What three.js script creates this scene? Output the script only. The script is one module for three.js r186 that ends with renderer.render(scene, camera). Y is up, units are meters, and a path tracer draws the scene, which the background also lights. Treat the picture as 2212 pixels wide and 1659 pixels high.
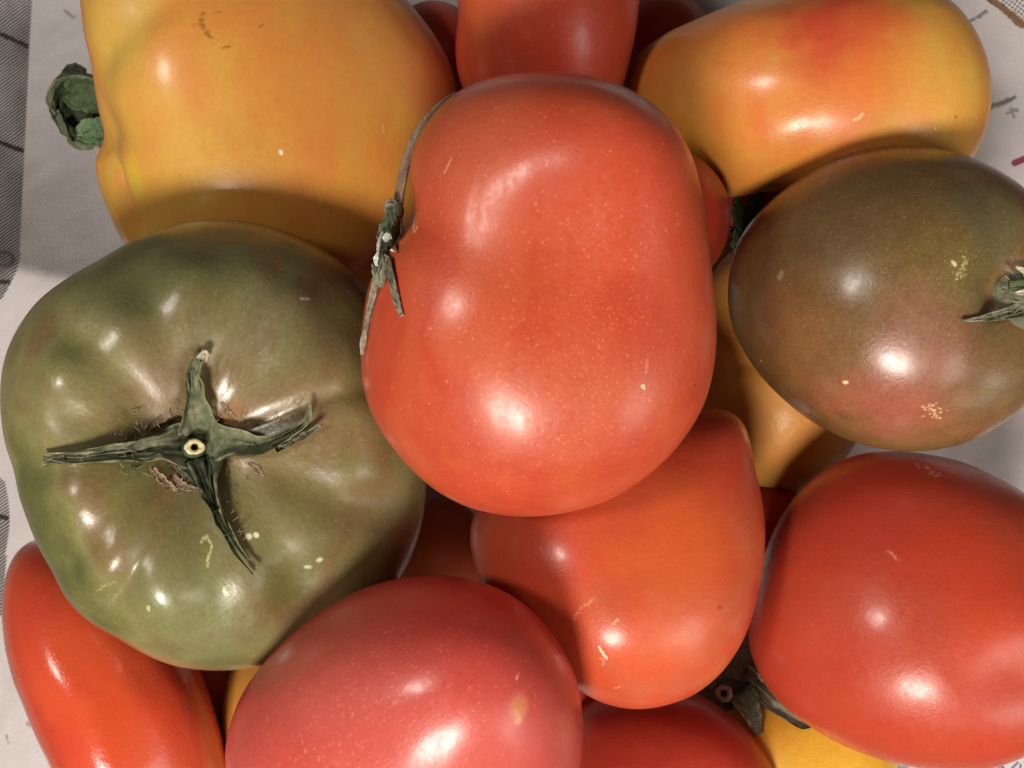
import * as THREE from 'three';
import { mergeGeometries } from 'three/addons/utils/BufferGeometryUtils.js';

// ---------------------------------------------------------------- camera, lamps, exposure
const W = 2212, H = 1659;                       // the photograph's frame, in the units measured below
const HC = 0.345;                               // the camera looks straight down from this height
const scene = new THREE.Scene();
const camera = new THREE.PerspectiveCamera(45, W / H, 0.01, 20);
camera.position.set(0, HC, 0); camera.up.set(0, 0, -1); camera.lookAt(0, 0, 0);
camera.focus = 0.222; camera.userData.fStop = 40;
const renderer = new THREE.WebGLRenderer();
renderer.toneMapping = THREE.LinearToneMapping; renderer.toneMappingExposure = 0.9;
renderer.shadowMap.enabled = true;
scene.background = new THREE.Color().setRGB(0.056, 0.052, 0.05);   // dim light of the room, the same from everywhere

const LAMPS = [
  { at: [-0.16, 0.92, 0.68], power: 4.4, color: [1.0, 0.9, 0.8], size: 0.14, label: 'large frosted globe bulb beyond the bottom edge of the picture' },
  { at: [-0.60, 0.98, -0.15], power: 1.25, color: [1.0, 0.91, 0.82], size: 0.085, label: 'smaller frosted globe bulb hanging high beyond the left edge' },
  { at: [0.62, 0.62, 0.52], power: 0.85, color: [1.0, 0.9, 0.8], size: 0.2, label: 'wide frosted globe bulb standing low beyond the lower right corner' },
];

// ---------------------------------------------------------------- small tools
const V3 = (x = 0, y = 0, z = 0) => new THREE.Vector3(x, y, z);
const K = Math.tan(22.5 * Math.PI / 180) / (H / 2);
const EYE = V3(0, HC, 0);
const AT = (px, py, D) => V3((px - W / 2) * K * D, HC - D, (py - H / 2) * K * D);
const clamp = (x, a = 0, b = 1) => Math.min(b, Math.max(a, x));
const sm = (a, b, x) => { const t = clamp((x - a) / (b - a)); return t * t * (3 - 2 * t); };
const mix = (a, b, t) => a + (b - a) * t;
function rng(seed) { let s = seed >>> 0; return () => { s = (s + 0x6D2B79F5) >>> 0; let t = s; t = Math.imul(t ^ (t >>> 15), t | 1); t ^= t + Math.imul(t ^ (t >>> 7), t | 61); return ((t ^ (t >>> 14)) >>> 0) / 4294967296; }; }
const PERM = (() => { const r = rng(77), p = new Float32Array(4096); for (let i = 0; i < 4096; i++) p[i] = r(); return p; })();
const hash = (x, y, z) => PERM[(Math.imul(x, 73856093) ^ Math.imul(y, 19349663) ^ Math.imul(z, 83492791)) & 4095];
function noise(x, y, z) {                        // value noise, 0..1
  const xi = Math.floor(x), yi = Math.floor(y), zi = Math.floor(z);
  let fx = x - xi, fy = y - yi, fz = z - zi;
  fx = fx * fx * (3 - 2 * fx); fy = fy * fy * (3 - 2 * fy); fz = fz * fz * (3 - 2 * fz);
  const a = mix(mix(hash(xi, yi, zi), hash(xi + 1, yi, zi), fx), mix(hash(xi, yi + 1, zi), hash(xi + 1, yi + 1, zi), fx), fy);
  const b = mix(mix(hash(xi, yi, zi + 1), hash(xi + 1, yi, zi + 1), fx), mix(hash(xi, yi + 1, zi + 1), hash(xi + 1, yi + 1, zi + 1), fx), fy);
  return mix(a, b, fz);
}
const fbm = (x, y, z, n = 3) => { let s = 0, a = 0.5, t = 0; for (let i = 0; i < n; i++) { s += a * noise(x, y, z); t += a; a *= 0.5; x = x * 2.03 + 7.1; y = y * 2.03 + 3.7; z = z * 2.03 + 1.3; } return s / t; };
const S2L = c => c <= 0.04045 ? c / 12.92 : Math.pow((c + 0.055) / 1.055, 2.4);
const L2S = (() => { const t = new Uint8Array(4097); for (let i = 0; i <= 4096; i++) { const c = i / 4096; t[i] = Math.round(255 * (c <= 0.0031308 ? c * 12.92 : 1.055 * Math.pow(c, 1 / 2.4) - 0.055)); } return c => t[(clamp(c) * 4096) | 0]; })();
const used = {};
const numbered = n => { const k = used[n] = (used[n] ?? -1) + 1; return k ? `${n}_${String(k).padStart(3, '0')}` : n; };
function tag(o, label, category, group) { o.userData.label = label; if (category) o.userData.category = category; if (group) o.userData.group = group; return o; }
function mesh(name, geo, mat, parent) { const m = new THREE.Mesh(geo, mat); m.name = name; m.castShadow = m.receiveShadow = true; if (parent) parent.add(m); return m; }

for (const l of LAMPS) {                         // the two bulbs that light the basket, above and outside the frame
  const g = new THREE.Group(); g.name = numbered('lamp_bulb'); g.position.set(...l.at); scene.add(g);
  tag(g, l.label, 'lamp bulb');
  const lit = new THREE.MeshStandardMaterial({ color: 0xffffff, emissive: new THREE.Color(...l.color), emissiveIntensity: 2.0, roughness: 0.6 });
  mesh('glowing_globe', new THREE.SphereGeometry(l.size, 40, 24), lit, g);
  const cap = mesh('socket', new THREE.CylinderGeometry(l.size * 0.34, l.size * 0.42, l.size * 0.9, 24), new THREE.MeshStandardMaterial({ color: 0x888888, metalness: 0.8, roughness: 0.4 }), g);
  cap.position.y = l.size * 1.42;
  const p = new THREE.PointLight(new THREE.Color(...l.color), l.power); p.castShadow = true;
  p.shadow.radius = l.size * 0.98 / 0.02; p.position.set(...l.at); scene.add(p);
}

// ---------------------------------------------------------------- textures shared by the fruit
function dataTex(w, h, data, srgb) {
  const t = new THREE.DataTexture(data, w, h, THREE.RGBAFormat); t.magFilter = t.minFilter = THREE.LinearFilter;
  t.wrapS = t.wrapT = THREE.RepeatWrapping; if (srgb) t.colorSpace = THREE.SRGBColorSpace; t.needsUpdate = true; return t;
}
function pebbleTex(seed, n, cells) {             // fine pitted skin, tiling
  const d = new Uint8Array(n * n * 4);
  const h = (x, y, m) => PERM[(Math.imul(((x % m) + m) % m, 7349) ^ Math.imul(((y % m) + m) % m, 9151) ^ Math.imul(m, 2833 + seed)) & 4095];
  const vn = (x, y, m) => { const xi = Math.floor(x), yi = Math.floor(y); let fx = x - xi, fy = y - yi; fx = fx * fx * (3 - 2 * fx); fy = fy * fy * (3 - 2 * fy); return mix(mix(h(xi, yi, m), h(xi + 1, yi, m), fx), mix(h(xi, yi + 1, m), h(xi + 1, yi + 1, m), fx), fy); };
  for (let y = 0; y < n; y++) for (let x = 0; x < n; x++) {
    const u = x / n, v = y / n;
    let s = 0.5 * vn(u * cells, v * cells, cells) + 0.3 * vn(u * cells * 2, v * cells * 2, cells * 2) + 0.2 * vn(u * cells / 4, v * cells / 4, cells / 4);
    const k = (y * n + x) * 4; d[k] = d[k + 1] = d[k + 2] = clamp(s) * 255; d[k + 3] = 255;
  }
  return dataTex(n, n, d, false);
}
const PEBBLE = pebbleTex(1, 512, 64);
const SMEAR = (() => {                           // how dull or waxy the skin is, in patches and faint wipes
  const n = 1024, d = new Uint8Array(n * n / 2 * 4);
  for (let y = 0; y < n / 2; y++) for (let x = 0; x < n; x++) {
    const th = (y + 0.5) / (n / 2) * Math.PI, ps = (x + 0.5) / n * 2 * Math.PI, a = Math.cos(th), b = Math.sin(th) * Math.cos(ps), c = Math.sin(th) * Math.sin(ps);
    const v = 0.78 + 0.55 * (fbm(a * 4, b * 4, c * 4, 4) - 0.5) + 0.3 * (noise(a * 40, b * 9, c * 22) - 0.5) + 0.28 * (noise(a * 75, b * 75, c * 75) - 0.5);
    const k = (y * n + x) * 4; d[k] = d[k + 1] = d[k + 2] = clamp(v, 0.3, 1) * 255; d[k + 3] = 255;
  }
  return dataTex(n, n / 2, d, false);
})();

// ---------------------------------------------------------------- the fruit
class Fruit {
  constructor(s) {
    this.s = s; this.C = AT(s.c[0], s.c[1], s.D);
    this.n = EYE.clone().sub(this.C).normalize();
    this.u = V3(1, 0, 0).addScaledVector(this.n, -this.n.x).normalize();
    this.v = V3().crossVectors(this.u, this.n);
    const pts = s.outline.map(([x, y]) => this.flat(x, y)).map(([a, b]) => [Math.atan2(b, a), Math.hypot(a, b) * 0.992]).sort((p, q) => p[0] - q[0]);
    const m = pts.length, N = 720, raw = new Float32Array(N);
    for (let i = 0; i < N; i++) {
      const f = -Math.PI + (i + 0.5) / N * 2 * Math.PI;
      let j = 0; while (j < m && pts[j][0] <= f) j++;
      const g = k => { const q = ((k % m) + m) % m, w = Math.floor(k / m); return [pts[q][0] + w * 2 * Math.PI, pts[q][1]]; };
      const [p0, p1, p2, p3] = [g(j - 2), g(j - 1), g(j), g(j + 1)];
      const t = (f - p1[0]) / (p2[0] - p1[0] || 1), d = p2[0] - p1[0];
      const m1 = (p2[1] - p0[1]) / (p2[0] - p0[0]) * d, m2 = (p3[1] - p1[1]) / (p3[0] - p1[0]) * d;
      raw[i] = (2 * t ** 3 - 3 * t * t + 1) * p1[1] + (t ** 3 - 2 * t * t + t) * m1 + (-2 * t ** 3 + 3 * t * t) * p2[1] + (t ** 3 - t * t) * m2;
    }
    const blur = (a, deg) => { const r = Math.max(1, Math.round(deg * 2)), o = new Float32Array(N); for (let i = 0; i < N; i++) { let t = 0, w = 0; for (let k = -3 * r; k <= 3 * r; k += Math.max(1, r >> 2)) { const e = Math.exp(-(k * k) / (2 * r * r)); t += e * a[(i + k + N * 4) % N]; w += e; } o[i] = t / w; } return o; };
    this.R = blur(raw, s.smooth ?? 2); this.Rs = blur(raw, 26);
    this.mean = this.Rs.reduce((a, b) => a + b) / N;
    this.pxMean = this.mean / (K * s.D);
    this.sh = s.apex ? this.flat(...s.apex).map(v => v * (1 - s.top / EYE.distanceTo(this.C)) / s.top) : [0, 0];
    this.bumps = (s.bumps || []).map(([x, y, a, r]) => ({ d: this.dir(x, y), a, w: r / this.pxMean }));
    this.lifts = (s.lifts || []).map(([x, y, a, r]) => ({ d: this.dir(x, y), a: a / 1000, w: r / this.pxMean }));
    this.furrows = (s.furrows || []).map(f => ({ p: f.p.map(([x, y]) => this.dir(x, y)), a: f.a, w: f.w / this.pxMean, sharp: f.sharp || 0 }));
  }
  flat(px, py) {
    const r = AT(px, py, 1).sub(EYE), q = this.C.clone().sub(EYE), t = q.dot(this.n) / r.dot(this.n);
    const p = r.multiplyScalar(t).sub(q); return [p.dot(this.u), p.dot(this.v)];
  }
  table(T, f) { const N = T.length, x = ((f + Math.PI) / (2 * Math.PI)) * N - 0.5, i = Math.floor(x), t = x - i; return mix(T[(i + N) % N], T[(i + 1 + N) % N], t); }
  base(d) {                                       // d: [u, n, v] unit; returns a, h, b
    const cl = Math.hypot(d[0], d[2]), f = Math.atan2(d[2], d[0]), m = this.s.m ?? 2.15;
    const w = Math.pow(cl, 2.6), R = mix(this.table(this.Rs, f), this.table(this.R, f), w);
    const k = Math.pow(Math.pow(cl, m) + Math.pow(Math.abs(d[1]), m), -1 / m), h = d[1] >= 0 ? this.s.top : this.s.bottom;
    const y = h * d[1] * k, l = Math.max(0, y) ** 2 / this.s.top; return [R * d[0] * k + this.sh[0] * l, y, R * d[2] * k + this.sh[1] * l];
  }
  factor(d) {
    let s = 1;
    for (const b of this.bumps) { const q = 2 - 2 * (d[0] * b.d[0] + d[1] * b.d[1] + d[2] * b.d[2]); s += b.a * Math.exp(-q / (b.w * b.w)); }
    for (const f of this.furrows) {
      let best = 9, pos = 0; const L = f.p.length - 1;
      for (let i = 0; i < L; i++) {
        const A = f.p[i], B = f.p[i + 1], e = [B[0] - A[0], B[1] - A[1], B[2] - A[2]], g = [d[0] - A[0], d[1] - A[1], d[2] - A[2]];
        const t = clamp((e[0] * g[0] + e[1] * g[1] + e[2] * g[2]) / (e[0] * e[0] + e[1] * e[1] + e[2] * e[2]));
        const q = Math.hypot(g[0] - e[0] * t, g[1] - e[1] * t, g[2] - e[2] * t); if (q < best) { best = q; pos = (i + t) / L; }
      }
      if (best > f.w * 4) continue;
      const taper = sm(0, 0.4, pos) * (1 - sm(0.72, 1, pos)) * 0.85 + 0.15;
      s += f.a * taper * mix(Math.exp(-(best * best) / (f.w * f.w)), Math.exp(-best / f.w * 1.6), f.sharp);
    }
    const q = this.s.seed * 3.7, l = this.s.lump ?? 0.02;
    s += l * (fbm(d[0] * 1.9 + q, d[1] * 1.9, d[2] * 1.9 - q, 2) - 0.5);
    const pl = this.s.dimple ?? 1;
    s += pl * (0.0016 * (noise(d[0] * 11 + q, d[1] * 11, d[2] * 11) - 0.5) + 0.006 * (noise(d[0] * 4.5 - q, d[1] * 4.5, d[2] * 4.5 + q) - 0.5));
    return s;
  }
  point(d) { const b = this.base(d), f = this.factor(d); for (const l of this.lifts) { const q = 2 - 2 * (d[0] * l.d[0] + d[1] * l.d[1] + d[2] * l.d[2]); b[1] += l.a * Math.exp(-q / (l.w * l.w)) * sm(0.02, 0.5, d[1]); } return this.C.clone().addScaledVector(this.u, b[0] * f).addScaledVector(this.n, b[1] * f).addScaledVector(this.v, b[2] * f); }
  dir(px, py) {                                   // the direction on the smooth body that is seen at a place of the photograph
    const [a0, b0] = this.flat(px, py); let h = 0, a = a0, b = b0, d;
    const dist = EYE.distanceTo(this.C), m = this.s.m ?? 2.15;
    for (let i = 0; i < 14; i++) {
      const k = (dist - h) / dist; const l = h * h / this.s.top; a = a0 * k - this.sh[0] * l; b = b0 * k - this.sh[1] * l;
      const f = Math.atan2(b, a); let r0 = Math.hypot(a, b), cl = 0.5, R;
      for (let j = 0; j < 3; j++) { R = mix(this.table(this.Rs, f), this.table(this.R, f), Math.pow(cl, 2.6)); cl = Math.min(0.999, r0 / R); }
      const y = Math.pow(1 - Math.pow(cl, m), 1 / m); h = mix(h, this.s.top * y, 0.7);
      const L = Math.hypot(cl, y); d = [Math.cos(f) * cl / L, y / L, Math.sin(f) * cl / L];
    }
    return d;
  }
  project(p) { const D = HC - p.y; return [p.x / (K * D) + W / 2, p.z / (K * D) + H / 2]; }
  hit(px, py) {                                   // {p, n} on the finished skin, in the world
    let x = px, y = py, d;
    for (let i = 0; i < 5; i++) { d = this.dir(x, y); const q = this.project(this.point(d)); x += (px - q[0]) * 0.8; y += (py - q[1]) * 0.8; }
    const p = this.point(d), e = 0.01, un = v => { const l = Math.hypot(...v); return v.map(c => c / l); };
    const t1 = Math.abs(d[0]) < 0.8 ? [1, 0, 0] : [0, 0, 1];
    const c1 = un([d[1] * t1[2] - d[2] * t1[1], d[2] * t1[0] - d[0] * t1[2], d[0] * t1[1] - d[1] * t1[0]]);
    const c2 = [d[1] * c1[2] - d[2] * c1[1], d[2] * c1[0] - d[0] * c1[2], d[0] * c1[1] - d[1] * c1[0]];
    const a = this.point(un(d.map((c, i) => c + c1[i] * e))).sub(p), b = this.point(un(d.map((c, i) => c + c2[i] * e))).sub(p);
    const n = a.cross(b).normalize(); if (n.dot(p.clone().sub(this.C)) < 0) n.negate();
    return { p, n, d };
  }
  geometry(nt, np) {
    const at = this.base3 = this.C.clone().addScaledVector(V3(0, 1, 0), -this.s.bottom);
    const pos = new Float32Array((nt + 1) * (np + 1) * 3), uv = new Float32Array((nt + 1) * (np + 1) * 2), idx = [];
    for (let i = 0; i <= nt; i++) for (let j = 0; j <= np; j++) {
      const th = i / nt * Math.PI, ps = j / np * 2 * Math.PI, k = i * (np + 1) + j;
      const p = this.point([Math.cos(th), Math.sin(th) * Math.cos(ps), Math.sin(th) * Math.sin(ps)]).sub(at);
      pos.set([p.x, p.y, p.z], k * 3); uv.set([j / np, i / nt], k * 2);
      if (i < nt && j < np) { const a = k, b = k + 1, c = k + np + 1, e = c + 1; if (i > 0) idx.push(a, b, c); if (i < nt - 1) idx.push(b, e, c); }
    }
    const g = new THREE.BufferGeometry(); g.setAttribute('position', new THREE.BufferAttribute(pos, 3)); g.setAttribute('uv', new THREE.BufferAttribute(uv, 2)); g.setIndex(idx);
    g.computeVertexNormals(); const nn = g.attributes.normal;
    let flip = 0; { const k = (nt >> 1) * (np + 1); const q = V3().fromBufferAttribute(nn, k), p = V3(pos[k * 3], pos[k * 3 + 1], pos[k * 3 + 2]).add(at).sub(this.C); flip = q.dot(p) < 0; }
    if (flip) { for (let i = 0; i < idx.length; i += 3) { const t = idx[i]; idx[i] = idx[i + 1]; idx[i + 1] = t; } g.setIndex(idx); g.computeVertexNormals(); }
    for (let i = 0; i <= nt; i++) {               // close the seam and the two ends
      const a = i * (np + 1), b = a + np, q = V3().fromBufferAttribute(nn, a).add(V3().fromBufferAttribute(nn, b)).normalize();
      nn.setXYZ(a, q.x, q.y, q.z); nn.setXYZ(b, q.x, q.y, q.z);
    }
    for (const [row, s] of [[0, 1], [nt, -1]]) { const q = V3(); for (let j = 0; j <= np; j++) q.add(V3().fromBufferAttribute(nn, (row + s) * (np + 1) + j)); q.normalize(); for (let j = 0; j <= np; j++) nn.setXYZ(row * (np + 1) + j, q.x, q.y, q.z); }
    return g;
  }
  texture(w, h) {                                 // what the skin is made of: pigment, freckles, scars
    const s = this.s, data = new Uint8Array(w * h * 4), q = s.seed * 5.3, cols = s.colors, n = cols.length - 1;
    const zones = (s.zones || []).map(z => ({ d: this.dir(z[0], z[1]), r: z[2] / this.pxMean, c: z[3], k: z[4] ?? 1, soft: z[5] ?? 0.8 }));
    const fine = s.fine ?? 0.1, fineF = s.fineF ?? 70, tint = s.tint || [1, 1, 0.8], streak = s.streak || 0;
    for (let y = 0; y < h; y++) {
      const th = (y + 0.5) / h * Math.PI, st = Math.sin(th), dx = Math.cos(th);
      for (let x = 0; x < w; x++) {
        const ps = (x + 0.5) / w * 2 * Math.PI, dy = st * Math.cos(ps), dz = st * Math.sin(ps);
        let t = clamp((fbm(dx * s.freq + q, dy * s.freq, dz * s.freq - q, 4) - 0.5) * 2.6 + 0.5) * n; const i = Math.min(n - 1, Math.floor(t)); t -= i;
        const A = cols[i], B = cols[i + 1];
        let r = mix(A[0], B[0], t), g = mix(A[1], B[1], t), b = mix(A[2], B[2], t);
        if (zones.length) {
          const wob = (fbm(dx * 3.1 - q, dy * 3.1 + q, dz * 3.1, 4) - 0.5) * 1.1;
          for (const z of zones) {
            const e = Math.sqrt(Math.max(0, 2 - 2 * (dx * z.d[0] + dy * z.d[1] + dz * z.d[2]))) / z.r + wob;
            const k = z.k * (1 - sm(1 - z.soft, 1, e)); if (k > 0) { r = mix(r, z.c[0], k); g = mix(g, z.c[1], k); b = mix(b, z.c[2], k); }
          }
        }
        if (streak) { const sv = (fbm(dx * s.streakF[0] + q, dy * s.streakF[1], dz * s.streakF[2] - q, 4) - 0.5) * 2 * streak; r *= 1 + sv * 0.1; g *= 1 - sv * 0.75; b *= 1 - sv * 0.5; }
        if (fine) {
          const f = (noise(dx * fineF + q, dy * fineF, dz * fineF) - 0.5) * 0.6 + (noise(dx * fineF * 2.3, dy * fineF * 2.3 + q, dz * fineF * 2.3) - 0.5) * 0.7 + (noise(dx * 14 + q, dy * 14, dz * 14) - 0.5) * 0.5;
          r *= 1 + fine * f * tint[0]; g *= 1 + fine * f * tint[1] * 1.6; b *= 1 + fine * f * tint[2] * 1.6;
        }
        const k = (y * w + x) * 4; data[k] = L2S(r); data[k + 1] = L2S(g); data[k + 2] = L2S(b); data[k + 3] = 255;
      }
    }
    const dot = (d, rad, c, k) => {
      const th0 = Math.acos(clamp(d[0], -1, 1)), ps0 = Math.atan2(d[2], d[1]), y0 = Math.floor((th0 - rad) / Math.PI * h), y1 = Math.ceil((th0 + rad) / Math.PI * h), dx = Math.min(w / 2, Math.ceil(rad / Math.max(0.03, Math.sin(th0)) / (2 * Math.PI) * w) + 1), x0 = Math.floor((ps0 / (2 * Math.PI) + 1) * w);
      for (let y = Math.max(0, y0); y <= Math.min(h - 1, y1); y++) for (let xx = x0 - dx; xx <= x0 + dx; xx++) {
        const x = ((xx % w) + w) % w, th = (y + 0.5) / h * Math.PI, ps = (x + 0.5) / w * 2 * Math.PI;
        const e = Math.hypot(Math.cos(th) - d[0], Math.sin(th) * Math.cos(ps) - d[1], Math.sin(th) * Math.sin(ps) - d[2]) / rad;
        const a = k * (1 - sm(0.45, 1, e)); if (a <= 0) continue; const o = (y * w + x) * 4;
        for (let i = 0; i < 3; i++) data[o + i] = mix(data[o + i], L2S(c[i]), a);
      }
    };
    const R = rng(s.seed * 91 + 5);
    for (const f of s.freckles || []) {           // {at, r, n, size, c, k}
      const d0 = this.dir(f.at[0], f.at[1]), rr = f.r / this.pxMean;
      for (let i = 0; i < f.n; i++) {
        let d = d0.map(c => c + (R() + R() + R() - 1.5) * 1.15 * rr); const l = Math.hypot(...d); d = d.map(c => c / l);
        dot(d, (f.size * (0.5 + R() * 0.9)) / this.pxMean, f.c, f.k * (0.35 + 0.65 * R()));
      }
    }
    for (const m of s.marks || []) {              // {p: [[x, y], ...], w, c, k, j}: scratches, scars, flecks
      const P = m.p, j = m.j ?? 2;
      for (let i = 0; i < Math.max(1, P.length - 1); i++) {
        const A = P[i], B = P[i + 1] || A, L = Math.hypot(B[0] - A[0], B[1] - A[1]), N = Math.max(1, Math.ceil(L / (m.w * 0.5)));
        for (let k = 0; k <= N; k++) { const t = k / N; dot(this.dir(mix(A[0], B[0], t) + (R() - 0.5) * j, mix(A[1], B[1], t) + (R() - 0.5) * j), m.w * (0.6 + 0.7 * R()) / this.pxMean, m.c, m.k * (0.55 + 0.45 * R())); }
      }
    }
    return dataTex(w, h, data, true);
  }
  build() {
    const s = this.s, [nt, np] = s.res || [110, 180], [tw, th] = s.tex || [1024, 512];
    const geo = this.geometry(nt, np), map = this.texture(tw, th), bump = PEBBLE.clone(); bump.repeat.set(s.pebble?.[0] ?? 7, (s.pebble?.[0] ?? 7) / 2); bump.needsUpdate = true;
    const mat = new THREE.MeshPhysicalMaterial({ map, bumpMap: bump, bumpScale: s.bumpScale ?? 0.00006, roughness: s.rough ?? 0.5, roughnessMap: SMEAR, clearcoat: s.coat ?? 0.34, clearcoatRoughness: s.coatRough ?? 0.28, clearcoatRoughnessMap: SMEAR, specularIntensity: s.spec ?? 0.55 });
    const root = new THREE.Group(); root.name = numbered(s.name || 'tomato'); root.position.copy(this.base3); scene.add(root);
    tag(root, s.label, 'tomato', root.name.replace(/_\d+$/, '').replace(/_/g, ' ') + 'es in the pile'); mesh('tomato_body', geo, mat, root); this.root = root; return this;
  }
}

// linear pigments
const RED = [0.45, 0.06, 0.026], RED2 = [0.48, 0.082, 0.031], REDDEEP = [0.4, 0.034, 0.02], CORAL = [0.5, 0.105, 0.045];
const YEL = [0.58, 0.285, 0.05], YEL2 = [0.58, 0.235, 0.045], ORG = [0.58, 0.17, 0.04], LEMON = [0.58, 0.38, 0.045];
const TAN = [0.62, 0.42, 0.24], CREAM = [0.75, 0.68, 0.45];

const mainRed = new Fruit({
  seed: 1, c: [1168, 640], D: 0.235, top: 0.031, bottom: 0.035, m: 2.5, lifts: [[1350, 280, 11, 195]], smooth: 2.2, res: [230, 340], tex: [2048, 1024], name: 'red_tomato',
  label: 'large orange red two-lobed tomato on top in the middle, dried calyx at its left',
  outline: [[1170, 160], [1250, 167], [1330, 190], [1400, 228], [1450, 275], [1488, 345], [1508, 420], [1521, 510], [1530, 590], [1541, 680], [1540, 760], [1527, 830], [1500, 900], [1460, 960], [1400, 1020], [1320, 1070], [1230, 1098], [1130, 1108], [1050, 1098], [985, 1075], [920, 1035], [865, 980], [820, 915], [795, 850], [787, 780], [789, 705], [795, 650], [806, 600], [826, 558], [862, 524], [894, 484], [900, 455], [892, 425], [884, 395], [882, 350], [897, 308], [925, 265], [960, 225], [1002, 194], [1060, 172], [1115, 162]],
  bumps: [[1120, 810, 0.05, 230], [1010, 690, 0.03, 150], [1330, 880, 0.03, 170], [870, 480, -0.10, 120]],
  furrows: [{ p: [[880, 478], [1000, 500], [1130, 520], [1300, 540]], a: -0.04, w: 100 }, { p: [[1180, 700], [1260, 840], [1270, 1000]], a: -0.012, w: 70 }],
  colors: [RED, RED2, RED, [0.49, 0.085, 0.034]], freq: 1.7, bumpScale: 0.00005, fine: 0.1, fineF: 60,
  zones: [[1400, 430, 300, RED, 0.7], [1250, 600, 260, [0.48, 0.07, 0.022], 0.6], [1350, 690, 130, REDDEEP, 0.4], [1200, 850, 160, [0.49, 0.09, 0.035], 0.5], [1010, 250, 200, [0.5, 0.105, 0.05], 0.5]],
  freckles: [{ at: [1290, 720], r: 300, n: 1500, size: 1.5, c: [0.8, 0.3, 0.13], k: 0.36 }, { at: [1270, 820], r: 210, n: 480, size: 1.6, c: [0.85, 0.4, 0.18], k: 0.5 }, { at: [1250, 950], r: 240, n: 400, size: 3, c: [0.75, 0.24, 0.12], k: 0.3 }, { at: [1100, 480], r: 300, n: 300, size: 3, c: [0.8, 0.28, 0.13], k: 0.45 }],
  marks: [{ p: [[958, 372], [975, 340]], w: 2.2, c: [0.75, 0.34, 0.16], k: 0.6 }, { p: [[886, 430], [893, 470], [892, 500]], w: 5, c: [0.7, 0.45, 0.22], k: 0.8 }, { p: [[896, 500], [900, 492]], w: 6, c: [0.75, 0.5, 0.3], k: 0.7 }, { p: [[1376, 822], [1380, 828]], w: 3.6, c: CREAM, k: 0.85, j: 5 }, { p: [[1384, 800], [1388, 770]], w: 2.4, c: [0.7, 0.35, 0.18], k: 0.3, j: 6 }, { p: [[1494, 828], [1496, 830]], w: 3, c: [0.12, 0.04, 0.02], k: 0.9 }, { p: [[862, 590], [868, 660]], w: 6, c: [0.5, 0.03, 0.02], k: 0.5, j: 5 }],
}).build();

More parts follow.
